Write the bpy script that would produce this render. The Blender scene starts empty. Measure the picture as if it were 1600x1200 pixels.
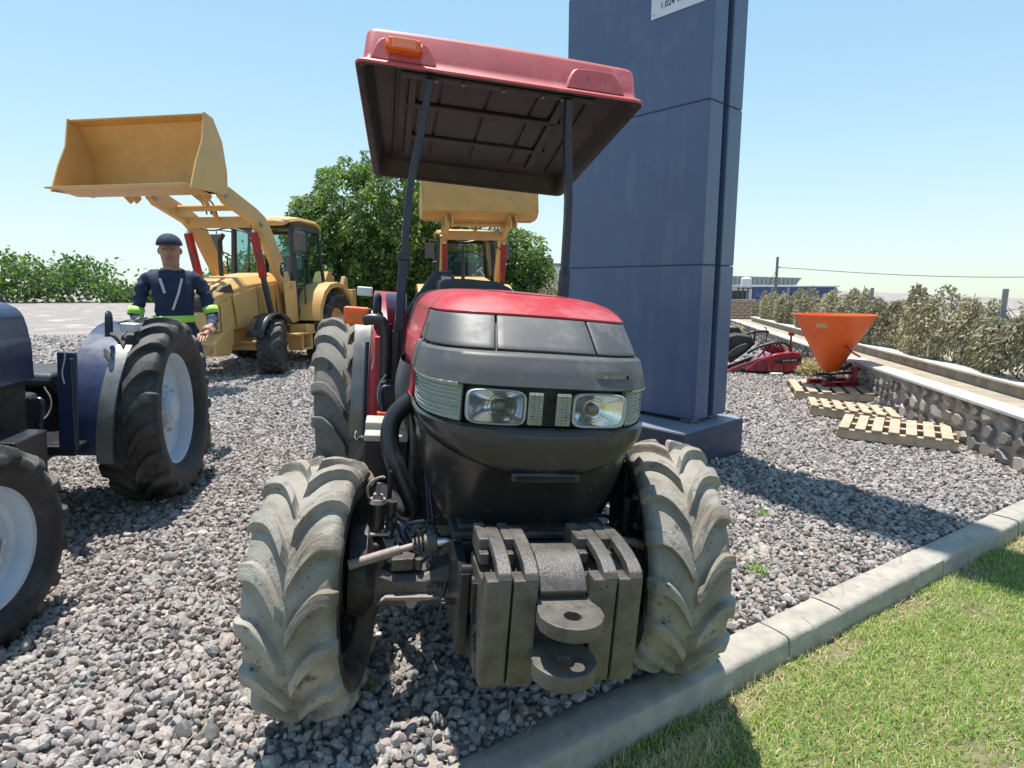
import bpy, bmesh, math, random
import numpy as np
from mathutils import Vector, Matrix, Euler, Quaternion
R = math.radians
random.seed(7); np.random.seed(7)
SC = bpy.context.scene
COL = SC.collection
# ------------------------------------------------------------------ camera, sky, sun
cam = bpy.data.objects.new('camera', bpy.data.cameras.new('camera')); COL.objects.link(cam)
cam.data.sensor_width = 36; cam.data.lens = 959.98/1600*36
cam.data.clip_start = .05; cam.data.clip_end = 3000
cam.location = (-.3994, -2.2036, 1.5207)
yaw, pitch, roll = R(-11.3793), R(-9.0434), R(-.0838)
Mc = Matrix.Rotation(yaw, 3, 'Z') @ Matrix.Rotation(pitch, 3, 'X') @ Matrix.Rotation(roll, 3, 'Y')
Mc = Mc @ Matrix(((1, 0, 0), (0, 0, -1), (0, 1, 0)))
cam.rotation_euler = Mc.to_euler()
SC.camera = cam
world = bpy.data.worlds.new('World'); SC.world = world; world.use_nodes = True
wn = world.node_tree; bg = wn.nodes['Background']
sky = wn.nodes.new('ShaderNodeTexSky'); sky.sky_type = 'NISHITA'; sky.sun_disc = False
SUN_EL, SUN_AZ = R(77), R(-19)         # azimuth from +Y, negative = towards -X
sky.sun_elevation = SUN_EL; sky.sun_rotation = SUN_AZ
sky.air_density = 1.25; sky.dust_density = .0; sky.ozone_density = 1.6; sky.altitude = 0
tint = wn.nodes.new('ShaderNodeMix'); tint.data_type = 'RGBA'; tint.blend_type = 'MULTIPLY'; tint.inputs[0].default_value = 1; tint.inputs[7].default_value = (.83, .985, 1.05, 1)
def vm(op, a, b_=None):
    n = wn.nodes.new('ShaderNodeVectorMath'); n.operation = op
    for i, q in enumerate((a, b_)):
        if q is None: continue
        if isinstance(q, (int, float)): n.inputs[i].default_value = (q, q, q)
        else: wn.links.new(q, n.inputs[i])
    return n.outputs[0]
sk = sky.outputs[0]; sq = vm('ADD', vm('MULTIPLY', vm('MULTIPLY', sk, sk), 1/4.9**2), 1.0)      # film-like shoulder so the horizon keeps its colour
pw = wn.nodes.new('ShaderNodeSeparateXYZ'); wn.links.new(sq, pw.inputs[0]); cb = wn.nodes.new('ShaderNodeCombineXYZ')
for i in range(3):
    r_ = wn.nodes.new('ShaderNodeMath'); r_.operation = 'SQRT'; wn.links.new(pw.outputs[i], r_.inputs[0]); wn.links.new(r_.outputs[0], cb.inputs[i])
skc = vm('DIVIDE', sk, cb.outputs[0])
wn.links.new(skc, tint.inputs[6]); wn.links.new(tint.outputs[2], bg.inputs[0]); bg.inputs[1].default_value = .15
sl = bpy.data.lights.new('sun', 'SUN'); sl.energy = 4.6; sl.angle = R(.53); sl.color = (1, .955, .89)
sun = bpy.data.objects.new('sun', sl); COL.objects.link(sun)
sd = Vector((math.sin(SUN_AZ)*math.cos(SUN_EL), math.cos(SUN_AZ)*math.cos(SUN_EL), math.sin(SUN_EL)))
sun.rotation_euler = sd.to_track_quat('Z', 'Y').to_euler(); sun.location = (0, 0, 30)
SC.view_settings.view_transform = 'Standard'; SC.view_settings.look = 'None'
SC.view_settings.exposure = .72; SC.view_settings.gamma = 1; SC.view_settings.use_curve_mapping = False
SC.render.engine = 'CYCLES'; SC.cycles.max_bounces = 7; SC.cycles.transparent_max_bounces = 12

# ------------------------------------------------------------------ helpers
def tag(o, label=None, cat=None, group=None, kind=None):
    if label: o['label'] = label
    if cat: o['category'] = cat
    if group: o['group'] = group
    if kind: o['kind'] = kind
    return o
def empty(name, loc=(0, 0, 0), rot=(0, 0, 0), label=None, cat=None, group=None, kind=None):
    o = bpy.data.objects.new(name, None); COL.objects.link(o); o.empty_display_size = .1
    o.location = loc; o.rotation_euler = rot
    return tag(o, label, cat, group, kind)
def link_mesh(name, me, parent=None):
    o = bpy.data.objects.new(name, me); COL.objects.link(o)
    if parent: o.parent = parent
    return o
def kids(o): return [c for c in COL.objects if c.parent == o]
def copy_tree(o, parent=None, swap=None, skip=()):
    c = o.copy(); COL.objects.link(c); c.parent = parent
    for ch in list(o.children):
        if ch.name.split('.')[0] in skip: continue
        copy_tree(ch, c, swap, skip)
    return c

_mats = {}
def mat(name, col, rough=.5, metal=0., var=.12, scale=6., bump=.0, bscale=60., dust=0., dcol=(.42, .39, .34), dscale=4., spec=.5, coat=0., emis=None):
    if name in _mats: return _mats[name]
    m = bpy.data.materials.new(name); m.use_nodes = True; nt = m.node_tree; N = nt.nodes; L = nt.links
    b = N['Principled BSDF']; b.inputs['Roughness'].default_value = rough; b.inputs['Metallic'].default_value = metal
    b.inputs['Specular IOR Level'].default_value = spec
    if coat: b.inputs['Coat Weight'].default_value = coat; b.inputs['Coat Roughness'].default_value = .12
    tc = N.new('ShaderNodeTexCoord')
    n1 = N.new('ShaderNodeTexNoise'); n1.inputs['Scale'].default_value = scale; n1.inputs['Detail'].default_value = 6; n1.inputs['Roughness'].default_value = .62
    L.new(tc.outputs['Object'], n1.inputs['Vector'])
    r1 = N.new('ShaderNodeMapRange'); r1.inputs[1].default_value = .3; r1.inputs[2].default_value = .7
    r1.inputs[3].default_value = 1-var; r1.inputs[4].default_value = 1+var; L.new(n1.outputs[0], r1.inputs[0])
    mx = N.new('ShaderNodeMix'); mx.data_type = 'RGBA'; mx.blend_type = 'MULTIPLY'; mx.inputs[0].default_value = 1
    mx.inputs[6].default_value = (*col, 1); L.new(r1.outputs[0], mx.inputs[7])
    out = mx.outputs[2]
    if dust > 0:
        n2 = N.new('ShaderNodeTexNoise'); n2.inputs['Scale'].default_value = dscale; n2.inputs['Detail'].default_value = 9; n2.inputs['Roughness'].default_value = .7
        L.new(tc.outputs['Object'], n2.inputs['Vector'])
        r2 = N.new('ShaderNodeMapRange'); r2.inputs[1].default_value = .62-.45*dust; r2.inputs[2].default_value = .8-.42*dust
        r2.inputs[3].default_value = 0; r2.inputs[4].default_value = min(1, .35+dust*.65); L.new(n2.outputs[0], r2.inputs[0])
        m2 = N.new('ShaderNodeMix'); m2.data_type = 'RGBA'; L.new(r2.outputs[0], m2.inputs[0]); L.new(out, m2.inputs[6]); m2.inputs[7].default_value = (*dcol, 1)
        out = m2.outputs[2]
        rr = N.new('ShaderNodeMapRange'); L.new(r2.outputs[0], rr.inputs[0]); rr.inputs[3].default_value = rough; rr.inputs[4].default_value = max(rough, .85)
        L.new(rr.outputs[0], b.inputs['Roughness'])
    else:
        n3 = N.new('ShaderNodeTexNoise'); n3.inputs['Scale'].default_value = scale*2.3; n3.inputs['Detail'].default_value = 8
        L.new(tc.outputs['Object'], n3.inputs['Vector'])
        rr = N.new('ShaderNodeMapRange'); rr.inputs[1].default_value = .3; rr.inputs[2].default_value = .75; L.new(n3.outputs[0], rr.inputs[0])
        rr.inputs[3].default_value = max(0, rough-.07); rr.inputs[4].default_value = min(1, rough+.13); L.new(rr.outputs[0], b.inputs['Roughness'])
    L.new(out, b.inputs['Base Color'])
    if bump:
        n4 = N.new('ShaderNodeTexNoise'); n4.inputs['Scale'].default_value = bscale; n4.inputs['Detail'].default_value = 7; n4.inputs['Roughness'].default_value = .65
        L.new(tc.outputs['Object'], n4.inputs['Vector'])
        bp = N.new('ShaderNodeBump'); bp.inputs['Strength'].default_value = bump; bp.inputs['Distance'].default_value = .01
        L.new(n4.outputs[0], bp.inputs['Height']); L.new(bp.outputs[0], b.inputs['Normal'])
    if emis: b.inputs['Emission Color'].default_value = (*emis, 1); b.inputs['Emission Strength'].default_value = 1
    _mats[name] = m; m['b'] = 1
    return m

class MB:
    def __init__(s): s.v = []; s.f = []; s.mi = []; s.cur = 0
    def add(s, vs, fs):
        k = len(s.v); s.v += [tuple(map(float, p)) for p in vs]; s.f += [tuple(i+k for i in f) for f in fs]; s.mi += [s.cur]*len(fs); return s
    def box(s, c, d, rot=None, taper=1.):
        hx, hy, hz = d[0]/2, d[1]/2, d[2]/2
        vs = [Vector((sx*hx*(taper if sz > 0 else 1), sy*hy*(taper if sz > 0 else 1), sz*hz)) for sz in (-1, 1) for sy in (-1, 1) for sx in (-1, 1)]
        if rot is not None:
            M = Euler(rot).to_matrix(); vs = [M @ v for v in vs]
        c = Vector(c)
        return s.add([v+c for v in vs], [(0, 2, 3, 1), (4, 5, 7, 6), (0, 1, 5, 4), (2, 6, 7, 3), (0, 4, 6, 2), (1, 3, 7, 5)])
    def box2(s, a, b):
        return s.box([(a[i]+b[i])/2 for i in range(3)], [abs(b[i]-a[i]) for i in range(3)])
    def cyl(s, p0, p1, r0, r1=None, n=16, caps=True):
        r1 = r0 if r1 is None else r1
        p0, p1 = Vector(p0), Vector(p1); z = (p1-p0).normalized(); x = z.orthogonal().normalized(); y = z.cross(x)
        vs = []
        for p, r in ((p0, r0), (p1, r1)):
            for i in range(n):
                a = 2*math.pi*i/n; vs.append(p+(x*math.cos(a)+y*math.sin(a))*r)
        fs = [(i, (i+1) % n, n+(i+1) % n, n+i) for i in range(n)]
        if caps: fs += [tuple(reversed(range(n))), tuple(range(n, 2*n))]
        return s.add(vs, fs)
    def tube(s, path, r, n=10, smooth=0, caps=True, flat=1.):
        P = [Vector(p) for p in path]
        for _ in range(smooth):
            Q = [P[0]]
            for a, b in zip(P[:-1], P[1:]): Q += [a*.75+b*.25, a*.25+b*.75]
            Q.append(P[-1]); P = Q
        rr = r if isinstance(r, (list, tuple)) else None
        m = len(P); vs = []; x = None
        for i, p in enumerate(P):
            t = (P[min(i+1, m-1)]-P[max(i-1, 0)]).normalized()
            if x is None: x = t.orthogonal().normalized()
            x = (x-t*x.dot(t)).normalized(); y = t.cross(x)
            q = rr[0]+(rr[1]-rr[0])*i/(m-1) if rr else r
            for k in range(n):
                a = 2*math.pi*k/n; vs.append(p+x*math.cos(a)*q+y*math.sin(a)*q*flat)
        fs = [(i*n+k, i*n+(k+1) % n, (i+1)*n+(k+1) % n, (i+1)*n+k) for i in range(m-1) for k in range(n)]
        if caps: fs += [tuple(reversed(range(n))), tuple(range((m-1)*n, m*n))]
        return s.add(vs, fs)
    def ext(s, poly, ax, a0, a1):
        """polygon (2d, in the two axes other than ax, in order) extruded along ax"""
        n = len(poly); vs = []
        for a in (a0, a1):
            for p, q in poly:
                vs.append({0: (a, p, q), 1: (p, a, q), 2: (p, q, a)}[ax])
        fs = [(i, (i+1) % n, n+(i+1) % n, n+i) for i in range(n)]+[tuple(reversed(range(n))), tuple(range(n, 2*n))]
        return s.add(vs, fs)
    def grid(s, G, closed_u=False, closed_v=False):
        a, b = len(G), len(G[0]); vs = [p for r in G for p in r]
        fs = []
        for i in range(a if closed_u else a-1):
            for j in range(b if closed_v else b-1):
                i2, j2 = (i+1) % a, (j+1) % b
                fs.append((i*b+j, i*b+j2, i2*b+j2, i2*b+j))
        return s.add(vs, fs)
    def lathe(s, prof, ax='x', n=32, c=(0, 0, 0), a0=0, a1=2*math.pi):
        """prof: (along, r)"""
        full = abs(a1-a0-2*math.pi) < 1e-6; G = []
        for i in range(n if full else n+1):
            a = a0+(a1-a0)*i/n; row = []
            for u, r in prof:
                p = {'x': (u, -r*math.cos(a), r*math.sin(a)), 'y': (r*math.cos(a), u, r*math.sin(a)), 'z': (r*math.cos(a), r*math.sin(a), u)}[ax]
                row.append((p[0]+c[0], p[1]+c[1], p[2]+c[2]))
            G.append(row)
        return s.grid(G, closed_u=full)
    def xf(s, M, k0=0):
        s.v = s.v[:k0]+[tuple(M @ Vector(p)) for p in s.v[k0:]]; return s
    def mesh(s, name, m, smooth=True, ang=35, fix=True):
        me = bpy.data.meshes.new(name); me.from_pydata(s.v, [], s.f)
        for q in (m if isinstance(m, (list, tuple)) else [m]): me.materials.append(q)
        if max(s.mi, default=0): me.polygons.foreach_set('material_index', s.mi)
        if fix:
            bm = bmesh.new(); bm.from_mesh(me); bmesh.ops.recalc_face_normals(bm, faces=bm.faces); bm.to_mesh(me); bm.free()
        if smooth:
            me.polygons.foreach_set('use_smooth', [True]*len(me.polygons)); me.set_sharp_from_angle(angle=R(ang))
        me.update(); return me
    def build(s, name, m, parent=None, smooth=True, bevel=0, seg=2, ang=35, label=None, fix=True, **k):
        o = link_mesh(name, s.mesh(name, m, smooth, ang, fix), parent)
        if bevel:
            b = o.modifiers.new('bevel', 'BEVEL'); b.width = bevel; b.segments = seg; b.limit_method = 'ANGLE'; b.angle_limit = R(ang); b.harden_normals = True
        return tag(o, label, **k)

def text(name, body, size, m, parent, loc, rot, extrude=.001, sx=1., shear=0):
    c = bpy.data.curves.new(name, 'FONT'); c.body = body; c.size = size; c.extrude = extrude; c.align_x = 'CENTER'; c.align_y = 'CENTER'; c.shear = shear
    c.offset = size*.012
    t = bpy.data.objects.new(name, c); COL.objects.link(t)
    dg = bpy.context.evaluated_depsgraph_get(); me = bpy.data.meshes.new_from_object(t.evaluated_get(dg))
    bpy.data.objects.remove(t); me.materials.clear(); me.materials.append(m)
    o = link_mesh(name, me, parent); o.location = loc; o.rotation_euler = rot; o.scale = (sx, 1, 1)
    return o

# ------------------------------------------------------------------ materials
RED = mat('red_paint', (.42, .028, .040), .42, var=.14, scale=3, dust=.22, dcol=(.50, .17, .17), dscale=4, coat=.15)
REDF = mat('faded_red_fibreglass', (.44, .075, .085), .55, var=.14, scale=5, dust=.16, dcol=(.55, .28, .27), dscale=6, bump=.08, bscale=25)
REDC = mat('deep_red_paint', (.30, .012, .022), .3, var=.15, scale=5, coat=.3)
BPL = mat('faded_black_plastic', (.078, .078, .079), .50, var=.22, scale=3.5, dust=.2, dcol=(.20, .19, .17), dscale=7, bump=.05, bscale=300)
BPL2 = mat('gloss_black_plastic', (.028, .026, .026), .24, var=.2, scale=4, dust=.12, dcol=(.12, .11, .095), dscale=9, bump=.03, bscale=120)
BLK = mat('black_paint', (.022, .022, .025), .34, var=.25, scale=8, dust=.14, dcol=(.12, .11, .10), dscale=11)
DIRTB = mat('dirty_black_iron', (.03, .027, .027), .5, var=.3, scale=14, dust=.3, dcol=(.15, .125, .10), dscale=12, bump=.2, bscale=90)
CAST = mat('worn_grey_cast_iron', (.095, .084, .073), .35, var=.4, scale=16, dust=.26, dcol=(.16, .14, .115), dscale=9, bump=.35, bscale=110)
POST = mat('navy_black_post_paint', (.018, .026, .052), .36, var=.15, scale=9)
RUBS = mat('rubber_sidewall', (.035, .034, .034), .62, var=.25, scale=9, dust=.42, dcol=(.20, .185, .16), dscale=5, bump=.15, bscale=70)
RUBD = mat('dusty_dark_rubber', (.022, .022, .023), .6, var=.25, scale=12, dust=.22, dcol=(.13, .12, .11), dscale=5, bump=.15, bscale=70)
AMB = mat('amber_lens', (.75, .13, .012), .22, var=.1, scale=20, spec=.6)
AMB.node_tree.nodes['Principled BSDF'].inputs['Subsurface Weight'].default_value = .3
CHR = mat('chrome', (.7, .7, .72), .12, metal=1, var=.05)
STEEL = mat('dull_steel', (.34, .32, .30), .42, metal=.7, var=.2, scale=20)
PINK = mat('dusty_pink_steel', (.30, .235, .215), .55, var=.25, scale=24)
BEI = mat('dusty_beige_cover', (.42, .39, .34), .7, var=.14, scale=8, bump=.1)
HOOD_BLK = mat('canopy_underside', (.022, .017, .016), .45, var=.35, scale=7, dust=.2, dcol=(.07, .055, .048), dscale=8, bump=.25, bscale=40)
WHT = mat('white_lamp_plastic', (.75, .74, .72), .35, var=.05)
YEL = mat('yellow_paint', (.60, .365, .13), .42, var=.09, scale=2.5, dust=.16, dcol=(.58, .42, .24), dscale=3)
YELB = mat('bucket_orange_yellow', (.56, .31, .09), .42, var=.12, scale=3, dust=.12, dcol=(.6, .38, .18), dscale=2)
CYR = mat('loader_brace_red', (.33, .02, .018), .38, var=.1)
DGR = mat('dark_grey_plastic', (.045, .046, .05), .5, var=.15)
BLUE = mat('blue_tower_cladding', (.077, .115, .205), .36, var=.10, scale=1.1, dust=.10, dcol=(.125, .155, .26), dscale=1.6, bump=.02, bscale=3)
BLUD = mat('blue_tower_recess', (.02, .03, .085), .4, var=.08)
ORA = mat('orange_hopper_paint', (.76, .115, .015), .42, var=.10, scale=3, dust=.12, dcol=(.62, .24, .10), dscale=9)
WOOD = mat('pallet_wood', (.45, .345, .235), .85, var=.32, scale=11, bump=.4, bscale=50, dust=.2, dcol=(.34, .31, .27), dscale=7)
CONC = mat('kerb_concrete', (.36, .33, .28), .85, var=.22, scale=11, dust=.3, dcol=(.27, .245, .20), dscale=5, bump=.5, bscale=90)

def chips(m, sc, th, col):
    nt = m.node_tree; b = nt.nodes['Principled BSDF']; src = b.inputs['Base Color'].links[0].from_socket
    tc = nt.nodes.new('ShaderNodeTexCoord'); v = nt.nodes.new('ShaderNodeTexVoronoi'); v.inputs['Scale'].default_value = sc; nt.links.new(tc.outputs['Object'], v.inputs['Vector'])
    n = nt.nodes.new('ShaderNodeTexNoise'); n.inputs['Scale'].default_value = sc*.16; nt.links.new(tc.outputs['Object'], n.inputs['Vector'])
    mr = nt.nodes.new('ShaderNodeMapRange'); mr.inputs[1].default_value = .50; mr.inputs[2].default_value = .68; mr.inputs[3].default_value = .0; mr.inputs[4].default_value = th; nt.links.new(n.outputs[0], mr.inputs[0])
    lt = nt.nodes.new('ShaderNodeMath'); lt.operation = 'LESS_THAN'; nt.links.new(v.outputs['Distance'], lt.inputs[0]); nt.links.new(mr.outputs[0], lt.inputs[1])
    mx = nt.nodes.new('ShaderNodeMix'); mx.data_type = 'RGBA'; nt.links.new(lt.outputs[0], mx.inputs[0]); nt.links.new(src, mx.inputs[6]); mx.inputs[7].default_value = (*col, 1); nt.links.new(mx.outputs[2], b.inputs['Base Color'])
chips(BPL, 26, .07, (.3, .28, .25)); chips(BPL2, 30, .09, (.30, .28, .25)); chips(CAST, 55, .2, (.02, .017, .015)); chips(YEL, 22, .12, (.30, .20, .10)); chips(YELB, 16, .22, (.22, .14, .08)); chips(ORA, 30, .1, (.35, .2, .12)); chips(REDF, 30, .08, (.55, .4, .38))
def glassmat(name, col, rough, trans=1., ior=1.45, alpha=1.):
    m = bpy.data.materials.new(name); m.use_nodes = True; b = m.node_tree.nodes['Principled BSDF']
    b.inputs['Base Color'].default_value = (*col, 1); b.inputs['Roughness'].default_value = rough
    b.inputs['Transmission Weight'].default_value = trans; b.inputs['IOR'].default_value = ior; b.inputs['Alpha'].default_value = alpha
    return m
GLW = glassmat('tinted_cab_glass', (.62, .80, .80), .02, 1.)
GLW.node_tree.nodes['Principled BSDF'].inputs['IOR'].default_value = 1.12
GLW.use_nodes = True
def thin_glass(name, col, refl):
    m = bpy.data.materials.new(name); m.use_nodes = True; nt = m.node_tree; nt.nodes.clear()
    o = nt.nodes.new('ShaderNodeOutputMaterial'); t = nt.nodes.new('ShaderNodeBsdfTransparent'); t.inputs[0].default_value = (*col, 1)
    g = nt.nodes.new('ShaderNodeBsdfGlossy'); g.inputs['Roughness'].default_value = .03; g.inputs[0].default_value = (.9, .95, .95, 1)
    f = nt.nodes.new('ShaderNodeFresnel'); f.inputs[0].default_value = refl; x = nt.nodes.new('ShaderNodeMixShader')
    nt.links.new(f.outputs[0], x.inputs[0]); nt.links.new(t.outputs[0], x.inputs[1]); nt.links.new(g.outputs[0], x.inputs[2]); nt.links.new(x.outputs[0], o.inputs[0])
    return m
GLCAB = thin_glass('cab_glass', (.55, .74, .72), 1.7)
GLLAMP = thin_glass('lamp_glass', (.94, .96, .97), 1.5)
def ribbed(name, col, sx, sz, strength=.6):
    m = mat(name, col, .25, var=.12, scale=30); nt = m.node_tree; b = nt.nodes['Principled BSDF']
    tc = nt.nodes.new('ShaderNodeTexCoord'); prev = None; hs = []
    for ax, s in ((0, sx), (2, sz)):
        sp = nt.nodes.new('ShaderNodeSeparateXYZ'); nt.links.new(tc.outputs['Object'], sp.inputs[0])
        mu = nt.nodes.new('ShaderNodeMath'); mu.operation = 'MULTIPLY'; mu.inputs[1].default_value = s*2*math.pi; nt.links.new(sp.outputs[ax], mu.inputs[0])
        si = nt.nodes.new('ShaderNodeMath'); si.operation = 'SINE'; nt.links.new(mu.outputs[0], si.inputs[0])
        hs.append(si.outputs[0])
    ad = nt.nodes.new('ShaderNodeMath'); ad.operation = 'ADD'; nt.links.new(hs[0], ad.inputs[0]); nt.links.new(hs[1], ad.inputs[1])
    bp = nt.nodes.new('ShaderNodeBump'); bp.inputs['Strength'].default_value = strength; bp.inputs['Distance'].default_value = .002
    nt.links.new(ad.outputs[0], bp.inputs['Height']); nt.links.new(bp.outputs[0], b.inputs['Normal'])
    return m
MARK = ribbed('ribbed_marker_lens', (.46, .46, .37), 110, 130, 1.)
MARKW = ribbed('ribbed_corner_lens', (.44, .47, .40), 40, 110, 1.)

def tread_mat(name, base, dustc, brown, amt):
    """dried-mud tyre tread: dust coat broken by scuffs, brown earth patches and pits"""
    m = bpy.data.materials.new(name); m.use_nodes = True; nt = m.node_tree; N = nt.nodes; L = nt.links; b = N['Principled BSDF']
    b.inputs['Roughness'].default_value = .85; tc = N.new('ShaderNodeTexCoord')
    def noise(sc, det=8, ro=.65):
        n = N.new('ShaderNodeTexNoise'); n.inputs['Scale'].default_value = sc; n.inputs['Detail'].default_value = det; n.inputs['Roughness'].default_value = ro
        L.new(tc.outputs['Object'], n.inputs['Vector']); return n.outputs[0]
    def rng(s, a, b_, c=0, d=1):
        r = N.new('ShaderNodeMapRange'); r.inputs[1].default_value = a; r.inputs[2].default_value = b_; r.inputs[3].default_value = c; r.inputs[4].default_value = d; L.new(s, r.inputs[0]); return r.outputs[0]
    def mix(f, a, c):
        x = N.new('ShaderNodeMix'); x.data_type = 'RGBA'; L.new(f, x.inputs[0])
        for i, q in ((6, a), (7, c)):
            if isinstance(q, tuple): x.inputs[i].default_value = (*q, 1)
            else: L.new(q, x.inputs[i])
        return x.outputs[2]
    d1 = mix(rng(noise(5), .35, .65), dustc, tuple(c*.74 for c in dustc))
    d2 = mix(rng(noise(2.6, 5), .46, .60, 0, .85), d1, brown)
    d3 = mix(rng(noise(11, 10, .75), .60-amt, .74-amt, 1, .0), d2, base)
    inv = mix(rng(noise(11, 10, .75), .34, .42, 0, 1), base, d2)
    v = N.new('ShaderNodeTexVoronoi'); v.inputs['Scale'].default_value = 38; L.new(tc.outputs['Object'], v.inputs['Vector'])
    pit = mix(rng(v.outputs['Distance'], .0, .16), tuple(c*.5 for c in base), inv)
    L.new(pit, b.inputs['Base Color'])
    bp = N.new('ShaderNodeBump'); bp.inputs['Strength'].default_value = .55; bp.inputs['Distance'].default_value = .006
    a = N.new('ShaderNodeMath'); a.operation = 'ADD'; L.new(noise(60, 9, .7), a.inputs[0]); L.new(noise(17, 5), a.inputs[1])
    L.new(a.outputs[0], bp.inputs['Height']); L.new(bp.outputs[0], b.inputs['Normal'])
    return m
TRD = tread_mat('dusty_tread', (.075, .07, .065), (.34, .312, .265), (.19, .15, .11), .06)
TRD2 = tread_mat('rear_tread', (.06, .056, .052), (.20, .188, .165), (.16, .135, .10), .03)
TRK = mat('black_tread', (.03, .029, .028), .62, var=.25, scale=9, dust=.3, dcol=(.17, .16, .14), dscale=4, bump=.2)

# ------------------------------------------------------------------ tyre
def tyre_mesh(name, D, W, rim, nl, lh, mats, nth=960, nu=52, rise=.29, lthick=.046, crown=.014, wear=.0014, seed=1, curve=1.7):
    """agricultural tyre, axle along x, V of the lugs pointing down at the front (-y)"""
    rs = np.random.RandomState(seed); Rr = D/2-lh; hw = W/2
    prof = []
    for t in np.linspace(-1, 1, 31): prof.append((t*hw*.93, Rr-crown*abs(t)**2.4, 1.))
    sh = []
    for a in np.linspace(12, 78, 6):
        a = R(a); sh.append((hw*.93+.035*math.sin(a)*W/.24, Rr-crown-.035*(1-math.cos(a))*W/.24, max(0, 1-math.sin(a)*.75)))
    r_s = sh[-1][1]; u_s = sh[-1][0]
    side = []
    for t in np.linspace(.12, 1, 9):
        side.append((u_s+.012*math.sin(t*math.pi)-(u_s-hw*.78)*t**2.6, r_s-(r_s-rim)*t, max(0, .2-t*2)))
    half = sh+side
    prof = [(-u, r, h) for u, r, h in reversed(half)]+prof+half
    U = np.array([p[0] for p in prof]); Ra = np.array([p[1] for p in prof]); Hf = np.array([p[2] for p in prof])
    pitch = 2*np.pi/nl; nth = nl*2*max(10, round(nth/nl/2)); n0 = len(U)
    th = np.linspace(0, 2*np.pi, nth, endpoint=False)[:, None]+(rise*(1-np.power(1-np.clip(np.abs(U)/hw, 0, 1), curve)))[None, :]
    H = np.zeros((nth, len(U)))
    wob = np.cumsum(rs.randn(nth)); wob = np.sin(np.arange(nth)*.13+rs.rand()*6)
    for s in (-1, 1):
        v = (U*s)/hw                                    # 0 centre .. 1 shoulder on this side
        vv = np.clip(v, 0, 1.05)
        base = rise*(1-np.power(1-np.clip(v, 0, 1), curve))
        offs = 0 if s > 0 else pitch/2
        ph = (th-offs-base[None, :]+pitch/2) % pitch-pitch/2
        idx = np.floor((th-offs-base[None, :]+pitch/2)/pitch).astype(int) % nl
        jit = rs.uniform(-.008, .008, nl)[idx]; wj = rs.uniform(.88, 1.12, nl)[idx]; hj = rs.uniform(.86, 1.0, nl)[idx]
        half_t = (lthick/2/Rr)*wj*(1+.10*np.clip(v, 0, 1))[None, :]
        d = np.abs(ph+jit)-half_t
        e = 1-np.clip((d*Rr+.002)/.0095, 0, 1); e = e*e*(3-2*e)
        nose = np.clip((v-.03)/.07, 0, 1); nose = (nose*nose*(3-2*nose))[None, :]
        H = np.maximum(H, e*nose*hj)
    n1 = rs.randn(nth//9+1, len(U)//3+1)
    nz = np.repeat(np.repeat(n1, 9, 0), 3, 1)[:nth, :len(U)]
    for _ in range(6): nz = (nz+np.roll(nz, 1, 0)+np.roll(nz, -1, 0)+np.roll(nz, 1, 1)+np.roll(nz, -1, 1))/5
    fine = rs.randn(nth, len(U)); fine = (fine+np.roll(fine, 1, 0)+np.roll(fine, 1, 1))/3
    RR = Ra[None, :]+lh*H*Hf[None, :]+(nz*wear+fine*wear*.35)*np.clip(Hf*2, .25, 1)[None, :]
    UU = U[None, :]+np.sign(U)[None, :]*lh*.45*H*((Hf < .98) & (Hf > 0))[None, :]
    RR = np.minimum(RR, D/2+.002)
    X = UU+0*RR; Y = -RR*np.cos(th); Z = RR*np.sin(th)
    n = len(U); V = np.stack([X, Y, Z], -1).reshape(-1, 3)
    i = np.arange(nth)[:, None]; j = np.arange(n-1)[None, :]; i2 = (i+1) % nth
    F = np.stack([i*n+j, i2*n+j, i2*n+j+1, i*n+j+1], -1).reshape(-1, 4)
    me = bpy.data.meshes.new(name); me.vertices.add(len(V)); me.vertices.foreach_set('co', V.ravel())
    me.loops.add(F.size); me.loops.foreach_set('vertex_index', F[:, ::-1].ravel()); me.polygons.add(len(F))
    me.polygons.foreach_set('loop_start', np.arange(0, F.size, 4)); me.polygons.foreach_set('loop_total', np.full(len(F), 4))
    mi = np.where((Hf[:-1]+Hf[1:])/2 > .12, 0, 1); me.polygons.foreach_set('material_index', np.broadcast_to(mi[None, :], (nth, n-1)).ravel().astype(np.int32))
    me.polygons.foreach_set('use_smooth', [True]*len(F))
    for m in mats: me.materials.append(m)
    me.update(calc_edges=True); me.validate(); me.set_sharp_from_angle(angle=R(55))
    return me

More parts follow.
